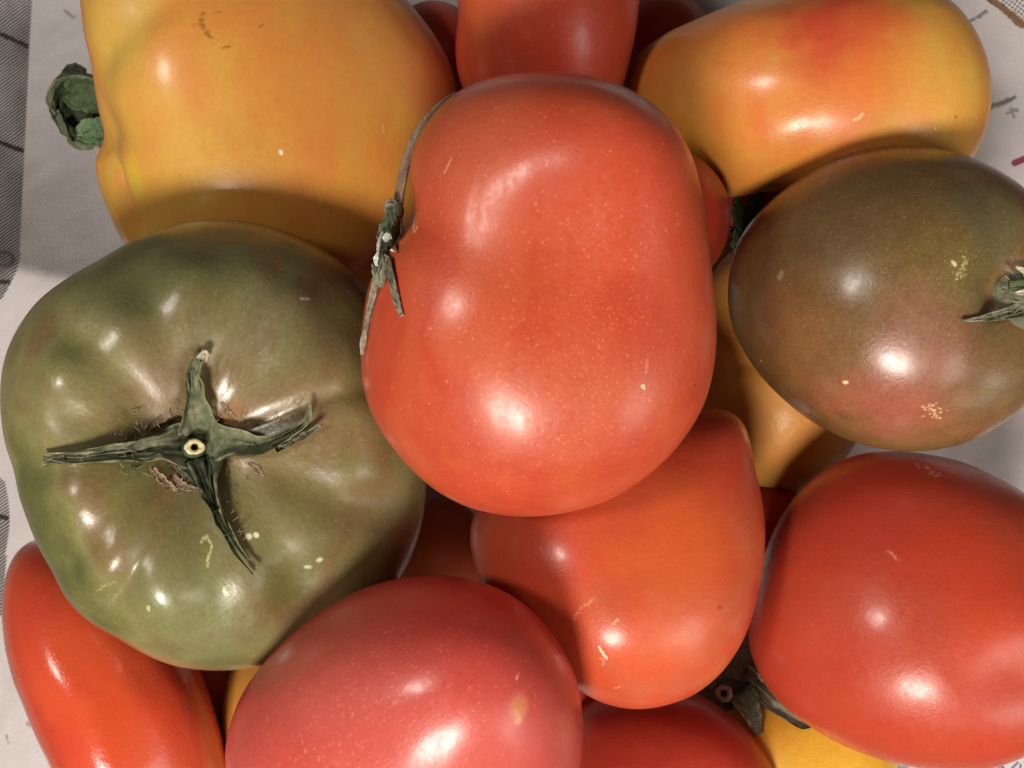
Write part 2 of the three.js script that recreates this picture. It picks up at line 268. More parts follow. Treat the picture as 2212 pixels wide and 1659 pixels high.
const olive = [0.155, 0.15, 0.05], olive2 = [0.205, 0.19, 0.075], oliveDark = [0.11, 0.112, 0.038], bron = [0.185, 0.125, 0.052], bron2 = [0.235, 0.155, 0.085];
const green = new Fruit({
  seed: 2, c: [445, 960], D: 0.262, top: 0.037, bottom: 0.034, m: 2.8, smooth: 2, res: [250, 400], tex: [2048, 1024], name: 'green_tomato', lump: 0.02, dimple: 0.35,
  label: 'big olive green ribbed beefsteak tomato with a star-shaped green calyx facing up',
  outline: [[430, 480], [490, 479], [560, 490], [650, 520], [720, 560], [780, 620], [830, 690], [865, 770], [895, 870], [910, 960], [912, 1050], [904, 1130], [884, 1195], [855, 1250], [805, 1300], [740, 1350], [680, 1392], [600, 1426], [520, 1440], [450, 1442], [380, 1432], [320, 1408], [260, 1372], [200, 1338], [150, 1292], [108, 1220], [78, 1150], [52, 1080], [28, 1000], [12, 920], [10, 840], [20, 770], [45, 710], [90, 650], [150, 605], [220, 565], [320, 512]],
  bumps: [[415, 962, -0.12, 110], [415, 962, -0.37, 255], ...[[285, 725], [150, 800], [140, 925], [170, 1060], [205, 1180], [310, 1215], [395, 1300], [545, 1230], [640, 1150], [770, 1030], [760, 880], [690, 760], [600, 660], [500, 620], [390, 620]].map(([x, y]) => [x, y, 0.075, 86]), [220, 915, 0.05, 52], [350, 800, 0.055, 52], [570, 850, 0.06, 55], [500, 780, 0.05, 46], [520, 1120, 0.05, 55], [585, 1015, 0.05, 50], [260, 1110, 0.05, 52]],
  furrows: [
    { p: [[470, 950], [560, 920], [720, 853], [880, 820]], a: -0.068, w: 26, sharp: 0.7 }, { p: [[520, 1000], [640, 1040], [760, 1085], [900, 1110]], a: -0.061, w: 44 },
    { p: [[480, 1030], [560, 1130], [640, 1260], [690, 1370]], a: -0.061, w: 48 }, { p: [[430, 1060], [440, 1180], [450, 1290], [440, 1420]], a: -0.043, w: 55 },
    { p: [[390, 1060], [340, 1140], [270, 1270], [215, 1345]], a: -0.061, w: 30, sharp: 0.4 }, { p: [[330, 1030], [250, 1100], [170, 1190], [100, 1250]], a: -0.055, w: 48 },
    { p: [[300, 975], [200, 985], [110, 1000], [20, 1020]], a: -0.049, w: 44 }, { p: [[310, 920], [240, 905], [170, 905], [60, 900]], a: -0.061, w: 46 },
    { p: [[340, 880], [260, 810], [180, 740], [90, 660]], a: -0.055, w: 46 }, { p: [[390, 860], [350, 760], [330, 650], [280, 540]], a: -0.055, w: 44 },
    { p: [[440, 850], [450, 740], [480, 640], [490, 500]], a: -0.055, w: 44 }, { p: [[470, 880], [540, 770], [580, 640], [640, 530]], a: -0.043, w: 26, sharp: 0.3 },
    { p: [[480, 900], [560, 830], [660, 740], [760, 640]], a: -0.037, w: 40 }],
  colors: [oliveDark, olive, olive2, bron, olive], freq: 2.0, rough: 0.42, coat: 0.55, coatRough: 0.33, spec: 0.9, fine: 0.2, fineF: 85, tint: [1, 1, 0.6],
  zones: [[430, 520, 330, [0.115, 0.108, 0.046], 0.8], [420, 690, 160, oliveDark, 0.5], [330, 860, 190, bron2, 0.75], [570, 900, 170, bron2, 0.75], [480, 760, 170, bron, 0.5], [520, 1120, 240, olive2, 0.5], [370, 1180, 170, bron, 0.65], [240, 905, 75, [0.1, 0.1, 0.018], 0.7], [420, 1320, 190, [0.17, 0.19, 0.075], 0.7], [100, 900, 140, olive2, 0.6], [760, 930, 260, bron, 0.5], [610, 650, 140, [0.12, 0.12, 0.06], 0.5], [520, 870, 60, [0.3, 0.14, 0.05], 0.6]],
  freckles: [{ at: [400, 760], r: 360, n: 2600, size: 1.7, c: [0.38, 0.32, 0.12], k: 0.38 }, { at: [420, 1180], r: 340, n: 2400, size: 1.7, c: [0.4, 0.35, 0.15], k: 0.38 }, { at: [650, 950], r: 260, n: 1300, size: 1.7, c: [0.4, 0.3, 0.12], k: 0.35 }],
  marks: [
    { p: [[318, 930], [345, 905], [380, 880]], w: 13, c: [0.5, 0.34, 0.23], k: 0.75, j: 9 }, { p: [[480, 860], [498, 895], [520, 912]], w: 10, c: [0.5, 0.35, 0.2], k: 0.7, j: 10 }, { p: [[330, 1020], [350, 1060], [370, 1080], [420, 1055]], w: 15, c: [0.42, 0.3, 0.22], k: 0.75, j: 14 }, { p: [[545, 1010], [560, 1025]], w: 12, c: [0.5, 0.36, 0.25], k: 0.6, j: 8 },
    { p: [[325, 1040], [365, 1085]], w: 3, c: [0.08, 0.05, 0.03], k: 0.9, j: 1 }, { p: [[380, 1078], [405, 1050], [440, 1070]], w: 3, c: [0.1, 0.06, 0.04], k: 0.8, j: 2 },
    { p: [[430, 1215], [448, 1205], [460, 1220], [452, 1240], [448, 1255]], w: 2.6, c: [0.55, 0.53, 0.27], k: 0.7, j: 6 }, { p: [[200, 1290], [215, 1280], [235, 1275]], w: 2.4, c: [0.45, 0.38, 0.18], k: 0.6, j: 8 }, { p: [[550, 1190], [556, 1186]], w: 6, c: [0.8, 0.78, 0.58], k: 0.9, j: 3 }, { p: [[566, 1184], [572, 1186]], w: 5, c: [0.8, 0.78, 0.58], k: 0.85, j: 4 },
    { p: [[318, 1315], [320, 1322]], w: 4, c: [0.55, 0.57, 0.3], k: 0.8, j: 5 }, { p: [[487, 1296], [492, 1308]], w: 5, c: [0.6, 0.6, 0.32], k: 0.8 }, { p: [[705, 1228], [708, 1226]], w: 6, c: [0.6, 0.6, 0.35], k: 0.9 }, { p: [[682, 1252], [690, 1250]], w: 6, c: [0.6, 0.6, 0.35], k: 0.8 }, { p: [[648, 646], [672, 644]], w: 3, c: [0.5, 0.46, 0.3], k: 0.7 }, { p: [[470, 820], [475, 850], [490, 870]], w: 5, c: [0.6, 0.55, 0.25], k: 0.6, j: 10 }],
}).build();

const brown = new Fruit({
  seed: 3, c: [1905, 645], D: 0.266, top: 0.036, bottom: 0.036, m: 2.1, res: [170, 270], tex: [2048, 1024], name: 'brown_tomato',
  label: 'brown purple tomato at the right edge, its dried calyx cut by the frame',
  outline: [[1575, 650], [1580, 575], [1602, 510], [1648, 450], [1710, 398], [1780, 355], [1850, 328], [1930, 315], [2010, 318], [2090, 335], [2150, 363], [2225, 420], [2280, 520], [2300, 640], [2280, 760], [2230, 860], [2170, 912], [2100, 950], [2030, 968], [1960, 975], [1890, 968], [1820, 945], [1760, 915], [1700, 870], [1650, 820], [1612, 765], [1585, 710]],
  bumps: [[2215, 630, -0.22, 95], [2120, 520, 0.02, 120], [1960, 790, 0.02, 140]],
  furrows: [{ p: [[2160, 700], [2150, 800], [2080, 900]], a: -0.03, w: 60 }, { p: [[2190, 560], [2140, 440], [2060, 350]], a: -0.02, w: 60 }],
  colors: [[0.125, 0.06, 0.02], [0.15, 0.078, 0.025], [0.17, 0.1, 0.036]], freq: 1.6, rough: 0.45, coat: 0.5, fine: 0.28, fineF: 80, tint: [1, 1, 0.7],
  zones: [[1850, 470, 330, [0.12, 0.078, 0.033], 0.65], [2080, 600, 190, [0.15, 0.1, 0.026], 0.8], [2120, 620, 120, [0.15, 0.125, 0.045], 0.6], [1950, 880, 190, [0.31, 0.092, 0.055], 0.9], [2010, 740, 150, [0.25, 0.105, 0.07], 0.65], [1740, 740, 170, [0.2, 0.088, 0.032], 0.6], [2180, 800, 130, [0.16, 0.1, 0.045], 0.7], [2150, 450, 140, [0.11, 0.095, 0.045], 0.8]],
  freckles: [{ at: [2050, 600], r: 230, n: 1300, size: 1.7, c: [0.4, 0.3, 0.12], k: 0.4 }, { at: [1980, 800], r: 300, n: 1100, size: 1.7, c: [0.46, 0.28, 0.15], k: 0.32 }, { at: [2075, 590], r: 60, n: 90, size: 2.4, c: [0.38, 0.33, 0.15], k: 0.4 }],
  marks: [{ p: [[1915, 757], [1919, 755]], w: 5, c: [0.12, 0.09, 0.06], k: 0.9 }, { p: [[1916, 770], [1921, 772]], w: 6, c: [0.7, 0.62, 0.5], k: 0.9 }, { p: [[1995, 888], [2010, 880], [2020, 895], [2035, 890]], w: 3.5, c: [0.7, 0.56, 0.3], k: 0.7, j: 26 }, { p: [[2070, 600], [2085, 580], [2090, 560]], w: 3, c: [0.55, 0.5, 0.3], k: 0.6, j: 20 }, { p: [[2058, 565], [2066, 572]], w: 5, c: [0.7, 0.6, 0.35], k: 0.8 }, { p: [[1826, 824], [1830, 822]], w: 5, c: [0.7, 0.55, 0.32], k: 0.9 }, { p: [[1643, 780], [1646, 783]], w: 3, c: [0.6, 0.5, 0.3], k: 0.8 }, { p: [[1682, 600], [1690, 590]], w: 6, c: [0.35, 0.25, 0.12], k: 0.5, j: 9 }],
}).build();

const yellowLeft = new Fruit({
  seed: 4, c: [580, 290], D: 0.302, top: 0.038, bottom: 0.042, m: 2.2, smooth: 1.6, res: [170, 280], tex: [1536, 768], name: 'yellow_tomato',
  label: 'large golden yellow lobed tomato at upper left, green calyx against the cloth',
  outline: [[172, -30], [176, 30], [183, 75], [197, 125], [203, 165], [212, 230], [226, 290], [216, 325], [206, 345], [212, 390], [235, 455], [262, 515], [320, 590], [450, 650], [600, 680], [720, 660], [800, 612], [880, 520], [940, 420], [975, 300], [985, 215], [975, 150], [940, 80], [890, 15], [820, -60], [700, -120], [500, -150], [300, -130], [205, -90]],
  bumps: [[230, 290, -0.06, 90], [370, 230, 0.02, 120], [520, 360, 0.03, 160]],
  furrows: [{ p: [[222, 318], [240, 380], [280, 470], [330, 560]], a: -0.075, w: 34, sharp: 0.5 }, { p: [[205, 170], [225, 110], [290, 40], [420, -30]], a: -0.04, w: 42 }, { p: [[225, 285], [330, 300], [480, 270], [650, 250]], a: -0.018, w: 70 }],
  colors: [YEL, [0.57, 0.265, 0.048], YEL2, YEL, [0.56, 0.29, 0.052]], freq: 1.5, streak: 0.3, streakF: [7, 2, 2.5], fine: 0.07, fineF: 40,
  zones: [[230, 60, 150, [0.5, 0.37, 0.08], 0.6], [290, 390, 70, [0.56, 0.4, 0.04], 0.75], [800, 60, 260, [0.6, 0.23, 0.08], 0.4], [560, 100, 200, [0.58, 0.235, 0.045], 0.5], [930, 190, 130, [0.6, 0.17, 0.06], 0.6], [700, 260, 170, YEL, 0.5], [760, 480, 240, [0.62, 0.24, 0.04], 0.6], [240, 400, 40, [0.66, 0.24, 0.05], 0.6]],
  marks: [{ p: [[440, 28], [436, 45], [441, 62], [450, 76], [458, 84]], w: 3.2, c: [0.26, 0.11, 0.02], k: 0.42, j: 9 }, { p: [[425, 60], [440, 55]], w: 2.6, c: [0.3, 0.13, 0.02], k: 0.3, j: 12 }, { p: [[463, 29], [478, 26]], w: 2.4, c: [0.3, 0.13, 0.02], k: 0.35, j: 3 }, { p: [[560, 60], [570, 52]], w: 2.6, c: [0.3, 0.13, 0.02], k: 0.45, j: 3 }, { p: [[482, 106], [498, 102]], w: 2.8, c: [0.3, 0.12, 0.02], k: 0.5, j: 2 }, { p: [[605, 326], [607, 331]], w: 4, c: [0.85, 0.8, 0.6], k: 0.95 }, { p: [[826, 270], [828, 290]], w: 3, c: [0.6, 0.38, 0.12], k: 0.5, j: 2 }],
}).build();

const yellowRight = new Fruit({
  seed: 5, c: [1760, 195], D: 0.288, top: 0.036, bottom: 0.042, m: 2.15, res: [150, 240], tex: [1536, 768], name: 'yellow_tomato',
  label: 'yellow orange tomato with a red blush at the upper right beside the white cloth',
  outline: [[2142, 180], [2139, 245], [2115, 320], [2075, 375], [2000, 412], [1900, 425], [1800, 422], [1700, 414], [1650, 412], [1585, 425], [1540, 420], [1480, 385], [1420, 320], [1372, 240], [1358, 180], [1372, 130], [1425, 82], [1500, 45], [1580, 12], [1680, -15], [1800, -35], [1950, -32], [2040, -8], [2095, 45], [2128, 108]],
  bumps: [[1560, 240, 0.03, 130], [1700, 310, 0.025, 150], [1960, 200, 0.02, 160]],
  furrows: [{ p: [[1380, 250], [1500, 170], [1700, 120], [1900, 60]], a: -0.012, w: 80 }],
  colors: [YEL2, YEL, YEL2, ORG], freq: 1.5, streak: 0.36, streakF: [9, 2, 2.2], fine: 0.07, fineF: 40,
  zones: [[1700, 80, 330, [0.64, 0.19, 0.04], 0.85], [1790, 60, 185, [0.54, 0.075, 0.03], 0.97], [1745, 165, 110, [0.54, 0.08, 0.03], 0.85], [1890, 40, 90, [0.6, 0.13, 0.035], 0.7], [1890, 190, 120, [0.58, 0.15, 0.03], 0.6], [1700, 200, 100, [0.66, 0.26, 0.05], 0.6], [1480, 300, 170, [0.66, 0.33, 0.05], 0.8], [2070, 210, 190, [0.6, 0.3, 0.055], 0.85], [1800, 330, 200, [0.62, 0.2, 0.035], 0.6], [1440, 130, 110, [0.6, 0.2, 0.04], 0.6]],
  marks: [{ p: [[2056, 250], [2060, 252]], w: 3, c: [0.3, 0.16, 0.03], k: 0.8 }, { p: [[2278, 333], [2280, 335]], w: 3, c: [0.3, 0.16, 0.03], k: 0.8 }, { p: [[1845, 260], [1860, 245]], w: 3, c: [0.8, 0.55, 0.3], k: 0.5, j: 8 }, { p: [[2015, 275], [2018, 278]], w: 3, c: [0.85, 0.62, 0.3], k: 0.5, j: 3 }],
}).build();

const topRed = new Fruit({
  seed: 6, c: [1185, 0], D: 0.29, top: 0.034, bottom: 0.036, m: 2.2, name: 'red_tomato',
  label: 'red tomato at the top edge behind the big middle one, cut by the frame',
  outline: [[1388, -100], [1381, 0], [1371, 80], [1355, 150], [1330, 220], [1270, 290], [1180, 310], [1090, 290], [1020, 230], [990, 160], [984, 100], [990, 40], [988, -20], [1000, -130], [1060, -230], [1180, -270], [1310, -230]],
  bumps: [[1100, 10, 0.03, 120]], furrows: [{ p: [[992, 50], [1010, 90], [1000, 170]], a: -0.02, w: 30 }],
  colors: [RED, [0.5, 0.055, 0.028], RED2], freq: 1.4, zones: [[1050, 20, 130, [0.62, 0.12, 0.04], 0.7], [1330, 150, 150, [0.46, 0.06, 0.03], 0.6]],
  freckles: [{ at: [1200, 60], r: 200, n: 150, size: 3, c: [0.7, 0.2, 0.1], k: 0.4 }],
}).build();

const rightRed = new Fruit({
  seed: 7, c: [1960, 1320], D: 0.282, top: 0.037, bottom: 0.04, m: 2.2, res: [170, 260], tex: [2048, 1024], name: 'red_tomato',
  label: 'bright red tomato in the lower right corner with a soft crease near the frame',
  outline: [[1697, 1100], [1660, 1180], [1640, 1250], [1622, 1320], [1621, 1390], [1640, 1450], [1680, 1512], [1740, 1562], [1820, 1610], [1930, 1646], [2030, 1662], [2120, 1664], [2215, 1634], [2290, 1580], [2335, 1470], [2340, 1330], [2310, 1190], [2240, 1085], [2150, 1030], [2080, 1000], [2000, 981], [1920, 975], [1850, 984], [1780, 1014], [1735, 1052]],
  bumps: [[2205, 1440, -0.045, 70], [1880, 1340, 0.02, 140], [2010, 1450, 0.025, 150], [2190, 1355, 0.05, 85]],
  furrows: [{ p: [[2220, 1400], [2150, 1440], [2060, 1500]], a: -0.02, w: 60 }],
  colors: [RED, [0.45, 0.052, 0.026], RED], freq: 1.5, fine: 0.07, fineF: 60,
  zones: [[1900, 1080, 240, [0.5, 0.045, 0.028], 0.5], [2090, 1230, 150, [0.56, 0.055, 0.02], 0.6], [1780, 1300, 160, [0.48, 0.07, 0.032], 0.6], [2120, 1420, 120, [0.48, 0.06, 0.024], 0.7]],
  freckles: [{ at: [1950, 1300], r: 320, n: 700, size: 1.7, c: [0.65, 0.17, 0.1], k: 0.3 }],
  marks: [{ p: [[2000, 1000], [2010, 1020], [2030, 1030]], w: 5, c: [0.7, 0.4, 0.28], k: 0.6, j: 12 }, { p: [[1985, 1010], [1980, 1000]], w: 5, c: [0.7, 0.4, 0.28], k: 0.5, j: 6 }, { p: [[1918, 1195], [1928, 1200], [1938, 1210]], w: 3, c: [0.7, 0.3, 0.22], k: 0.6, j: 12 }],
}).build();

const orangeRed = new Fruit({
  seed: 8, c: [1340, 1240], D: 0.276, top: 0.037, apex: [1310, 1225], bottom: 0.04, m: 2.15, res: [170, 260], tex: [1536, 768], name: 'orange_red_tomato',
  label: 'orange red tomato with scratches, wedged under the middle tomato beside the pink one',
  outline: [[1612, 928], [1626, 1000], [1640, 1060], [1650, 1130], [1646, 1220], [1630, 1310], [1600, 1390], [1550, 1460], [1490, 1505], [1430, 1525], [1360, 1530], [1290, 1512], [1240, 1480], [1180, 1420], [1110, 1345], [1050, 1280], [1024, 1215], [1020, 1140], [1050, 1070], [1130, 990], [1290, 920], [1450, 880], [1540, 880], [1590, 897]],
  bumps: [[1225, 1190, 0.025, 110], [1300, 1370, 0.035, 130], [1530, 1370, 0.03, 130]],
  furrows: [{ p: [[1110, 1330], [1230, 1290], [1400, 1220], [1560, 1160]], a: -0.02, w: 80 }],
  colors: [RED2, [0.55, 0.08, 0.028], CORAL, RED], freq: 1.5, fine: 0.07, fineF: 60,
  zones: [[1480, 1200, 190, [0.57, 0.1, 0.024], 0.8], [1440, 1370, 170, [0.6, 0.125, 0.045], 0.6], [1150, 1150, 150, [0.5, 0.06, 0.03], 0.5], [1560, 960, 150, [0.5, 0.035, 0.02], 0.6], [1200, 1300, 140, [0.54, 0.06, 0.025], 0.5]],
  freckles: [{ at: [1420, 1300], r: 240, n: 500, size: 1.7, c: [0.7, 0.22, 0.08], k: 0.3 }],
  marks: [{ p: [[1240, 1335], [1258, 1310], [1285, 1292]], w: 2.4, c: [0.7, 0.36, 0.2], k: 0.5, j: 9 }, { p: [[1324, 1346], [1336, 1334]], w: 2.4, c: [0.75, 0.42, 0.25], k: 0.6, j: 4 }, { p: [[1296, 1392], [1302, 1402], [1312, 1416]], w: 3.4, c: [0.9, 0.78, 0.55], k: 0.9, j: 3 }, { p: [[1296, 1414], [1308, 1418], [1304, 1432]], w: 2, c: [0.8, 0.5, 0.3], k: 0.5, j: 6 }, { p: [[1547, 1308], [1549, 1310]], w: 6, c: [0.28, 0.04, 0.02], k: 0.8, j: 2 }, { p: [[1604, 930], [1610, 940], [1612, 950]], w: 7, c: [0.65, 0.5, 0.38], k: 0.75, j: 8 }, { p: [[1328, 1482], [1340, 1478]], w: 3, c: [0.85, 0.45, 0.25], k: 0.5, j: 3 }],
}).build();

const pink = new Fruit({
  seed: 9, c: [868, 1575], D: 0.25, apex: [965, 1480], lifts: [[1080, 1420, 9, 220]], top: 0.044, bottom: 0.038, m: 2.1, res: [170, 280], tex: [2048, 1024], name: 'pink_tomato',
  label: 'rose pink smooth tomato at the bottom edge with one small yellowish spot',
  outline: [[487, 1640], [497, 1570], [518, 1512], [555, 1453], [600, 1400], [660, 1350], [730, 1303], [800, 1273], [880, 1256], [960, 1253], [1040, 1270], [1100, 1298], [1150, 1342], [1195, 1400], [1225, 1450], [1243, 1505], [1251, 1575], [1246, 1650], [1220, 1730], [1150, 1810], [1030, 1870], [880, 1890], [720, 1870], [590, 1810], [510, 1730]],
  bumps: [[920, 1440, 0.015, 130], [940, 1600, 0.02, 160]],
  colors: [[0.5, 0.064, 0.05], [0.54, 0.088, 0.07], [0.5, 0.074, 0.053]], freq: 1.4, bumpScale: 0.000042, fine: 0.1, fineF: 75,
  zones: [[900, 1310, 250, [0.52, 0.055, 0.038], 0.5], [700, 1420, 170, [0.56, 0.11, 0.075], 0.5], [1110, 1530, 24, [0.62, 0.24, 0.09], 0.6]],
  freckles: [{ at: [800, 1550], r: 300, n: 900, size: 2.6, c: [0.75, 0.22, 0.14], k: 0.45 }, { at: [850, 1640], r: 200, n: 300, size: 2.6, c: [0.8, 0.26, 0.15], k: 0.5 }],
  marks: [{ p: [[1110, 1545], [1106, 1556]], w: 7, c: [0.68, 0.36, 0.14], k: 0.4, j: 16 }, { p: [[1102, 1475], [1108, 1462]], w: 3, c: [0.8, 0.35, 0.28], k: 0.5, j: 5 }],
}).build();

const plum = new Fruit({
  seed: 10, c: [235, 1490], D: 0.3, top: 0.034, bottom: 0.04, m: 2.1, res: [140, 220], name: 'red_tomato', lump: 0.01,
  label: 'long vivid red plum tomato in the lower left corner under the green one',
  outline: [[75, 1165], [38, 1190], [14, 1235], [4, 1300], [8, 1380], [25, 1460], [56, 1540], [100, 1640], [160, 1750], [250, 1840], [380, 1850], [460, 1780], [490, 1700], [486, 1620], [462, 1530], [432, 1450], [390, 1370], [330, 1290], [250, 1215], [160, 1172], [112, 1160]],
  bumps: [[80, 1290, 0.02, 80]], furrows: [{ p: [[110, 1230], [150, 1400], [260, 1560], [330, 1700]], a: -0.022, w: 40 }, { p: [[230, 1300], [300, 1450], [380, 1600], [420, 1720]], a: -0.018, w: 46 }],
  colors: [[0.56, 0.058, 0.026], [0.58, 0.075, 0.03], RED], freq: 1.3, fine: 0.04, rough: 0.33, coat: 0.6, coatRough: 0.15, zones: [[240, 1480, 190, [0.62, 0.08, 0.02], 0.6]],
  marks: [{ p: [[34, 1450], [38, 1460]], w: 4, c: [0.3, 0.05, 0.02], k: 0.6, j: 3 }],
}).build();

const darkRed = new Fruit({
  seed: 11, c: [1440, 1680], D: 0.31, top: 0.032, bottom: 0.03, name: 'red_tomato', label: 'deep red shadowed tomato at the bottom edge between pink and bright yellow ones',
  outline: [[1236, 1535], [1285, 1498], [1400, 1483], [1500, 1495], [1560, 1530], [1612, 1572], [1650, 1620], [1676, 1665], [1690, 1750], [1620, 1860], [1440, 1900], [1300, 1860], [1220, 1760], [1215, 1620]],
  colors: [REDDEEP, [0.43, 0.045, 0.024]], freq: 1.5, 
}).build();

const ell = (cx, cy, rx, ry, n = 20, tilt = 0) => Array.from({ length: n }, (_, i) => { const a = i / n * 2 * Math.PI, x = rx * Math.cos(a), y = ry * Math.sin(a), c = Math.cos(tilt), s = Math.sin(tilt); return [cx + x * c - y * s, cy + x * s + y * c]; });
const yellowBottom = new Fruit({
  seed: 12, c: [1705, 1640], D: 0.326, top: 0.03, bottom: 0.03, res: [140, 220], name: 'yellow_tomato', label: 'bright yellow tomato at the bottom edge carrying a dark dried calyx with a cut stub',
  outline: ell(1705, 1630, 238, 215), bumps: [[1600, 1490, -0.12, 90]], colors: [[0.68, 0.36, 0.03], [0.7, 0.4, 0.04]], freq: 1.4, zones: [[1660, 1560, 90, [0.62, 0.24, 0.03], 0.6]],
}).build();
const yellowBehind = new Fruit({
  seed: 13, c: [1690, 790], D: 0.328, top: 0.028, bottom: 0.026, name: 'yellow_tomato', label: 'shadowed yellow tomato deep under the brown one, right of the middle tomato',
  outline: ell(1690, 780, 205, 282), furrows: [{ p: [[1560, 790], [1600, 785], [1680, 800]], a: -0.06, w: 22, sharp: 0.4 }], rough: 0.75, coat: 0.08, colors: [YEL2, YEL], freq: 1.4,
}).build();
const redBit = new Fruit({
  seed: 14, c: [1422, 470], D: 0.282, top: 0.024, bottom: 0.026, name: 'red_tomato', label: 'small red tomato peeking out right of the middle one, below the blushed yellow',
  outline: ell(1422, 470, 157, 157), colors: [[0.5, 0.05, 0.025], RED], freq: 1.5,
}).build();
const yellowSliver = new Fruit({
  seed: 15, c: [605, 1570], D: 0.318, top: 0.028, bottom: 0.026, name: 'yellow_tomato', label: 'orange yellow sliver of a tomato between green and pink ones at bottom left',
  outline: ell(608, 1560, 130, 210), colors: [YEL2, YEL], freq: 1.4,
}).build();
const deepBrown = new Fruit({
  seed: 16, c: [950, 1225], D: 0.33, top: 0.022, bottom: 0.015, name: 'orange_red_tomato', label: 'dim shadowed orange tomato in the dark gap between green, pink and orange red tomatoes',
  outline: ell(950, 1225, 120, 150), colors: [[0.5, 0.11, 0.04], [0.5, 0.15, 0.05]], freq: 1.5,
}).build();
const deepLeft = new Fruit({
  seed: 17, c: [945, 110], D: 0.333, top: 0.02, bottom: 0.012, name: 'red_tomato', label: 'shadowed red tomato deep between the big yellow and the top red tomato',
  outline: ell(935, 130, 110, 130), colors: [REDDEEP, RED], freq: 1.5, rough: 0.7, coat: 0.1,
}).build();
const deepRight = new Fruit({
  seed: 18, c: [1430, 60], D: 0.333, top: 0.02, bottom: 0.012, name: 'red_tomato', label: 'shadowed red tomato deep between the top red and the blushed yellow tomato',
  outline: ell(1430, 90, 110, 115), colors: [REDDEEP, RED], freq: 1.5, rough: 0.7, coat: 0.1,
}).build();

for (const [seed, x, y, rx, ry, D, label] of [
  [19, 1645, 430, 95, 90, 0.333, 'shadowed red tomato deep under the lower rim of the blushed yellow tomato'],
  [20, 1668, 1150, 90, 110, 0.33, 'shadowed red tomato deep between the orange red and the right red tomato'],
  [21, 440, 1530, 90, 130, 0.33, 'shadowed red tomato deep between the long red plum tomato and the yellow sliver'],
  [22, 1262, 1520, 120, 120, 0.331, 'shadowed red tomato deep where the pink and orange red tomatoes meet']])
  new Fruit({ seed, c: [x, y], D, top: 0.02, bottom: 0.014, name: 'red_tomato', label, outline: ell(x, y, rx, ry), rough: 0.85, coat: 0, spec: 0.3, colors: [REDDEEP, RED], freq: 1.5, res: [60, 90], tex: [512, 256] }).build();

// ---------------------------------------------------------------- calyxes and stems
function ribbon(pts, o = {}) {                    // pts: [{p, n, w, f}], a leaf-like strip with thickness whose edges rise by f * w
  const N = (o.seg ?? 26) * 3, M = o.across ?? 22, th = o.thick ?? 0.0007, R = rng(o.seed ?? 3), jit = o.jit ?? 0.12;
  const cp = new THREE.CatmullRomCurve3(pts.map(q => q.p)), cn = new THREE.CatmullRomCurve3(pts.map(q => q.n));
  const lin = (k, t) => { const x = t * (pts.length - 1), i = Math.min(pts.length - 2, Math.floor(x)); return mix(pts[i][k], pts[i + 1][k], x - i); };
  const pos = [], col = [], idx = [], c0 = o.c0 || [0.06, 0.09, 0.055], c1 = o.c1 || [0.2, 0.17, 0.1], ring = 2 * (M + 1), q = (o.seed ?? 3) * 1.7;
  for (let i = 0; i <= N; i++) {
    const t = i / N, p = cp.getPoint(t), T = cp.getTangent(t), n0 = cn.getPoint(t).normalize(), B = V3().crossVectors(T, n0).normalize(), n = V3().crossVectors(B, T).normalize();
    const w = lin('w', t), f = lin('f', t);
    for (let side = 0; side < 2; side++) for (let j = 0; j <= M; j++) {
      const s = (side ? M - j : j) / M * 2 - 1, wob = 1 + jit * (noise(t * 9 + q, side * 0.2 + s * 1.5, q) - 0.5) * 2;
      const rise = f * w * Math.abs(s) ** 1.6 * (1 + 0.8 * jit * 3 * (noise(t * 6, s * 2 + 5, q) - 0.5)) + ((noise(t * 14, s * 4, q + 9) - 0.5) * 0.0004 + ((noise(t * 5 + q, s * 7, q) - 0.5) * 0.0011 + (noise(t * 22 + q, s * 3, q) - 0.5) * 0.0005) * Math.min(1, w / 0.002)) * (o.rough ?? 1);
      const pin = Math.cos(s * Math.PI / 2 * 0.9), y = rise + (side ? -th * (0.15 + 0.85 * pin) : 0);
      const v = p.clone().addScaledVector(B, s * w * wob * (1 - 0.25 * f * Math.abs(s))).addScaledVector(n, y); pos.push(v.x, v.y, v.z);
      const e = clamp(sm(0.55, 1, t) * 0.7 + sm(0.7, 1, Math.abs(s)) * 0.4 + (fbm(v.x * 600, v.y * 600, v.z * 600, 3) - 0.45) * 1.6 + (noise(t * 5 + q, s * 7, q) - 0.5) * 0.5), k = 0.4 + 0.5 * noise(v.x * 1500, v.y * 1500, v.z * 1500) + 0.45 * noise(v.x * 3200, v.y * 3200, v.z * 3200) + 0.5 * (fbm(v.x * 350, v.y * 350 + q, v.z * 350, 2) - 0.3);
      col.push(mix(c0[0], c1[0], e) * k, mix(c0[1], c1[1], e) * k, mix(c0[2], c1[2], e) * k);
    }
  }
  for (let i = 0; i < N; i++) for (let j = 0; j < ring; j++) { const a = i * ring + j, b = i * ring + (j + 1) % ring, c = a + ring, d = b + ring; idx.push(a, b, c, b, d, c); }
  for (const row of [0, N]) { const b = row * ring; for (let j = 1; j < ring - 1; j++) row ? idx.push(b, b + j, b + j + 1) : idx.push(b, b + j + 1, b + j); }
  const g = new THREE.BufferGeometry(); g.setAttribute('position', new THREE.Float32BufferAttribute(pos, 3)); g.setAttribute('color', new THREE.Float32BufferAttribute(col, 3)); g.setIndex(idx); g.computeVertexNormals(); return g;
}
const LEAF = new THREE.MeshStandardMaterial({ vertexColors: true, roughness: 0.8, side: THREE.DoubleSide });
const local = (g, fruit) => { g.translate(-fruit.base3.x, -fruit.base3.y, -fruit.base3.z); return g; };
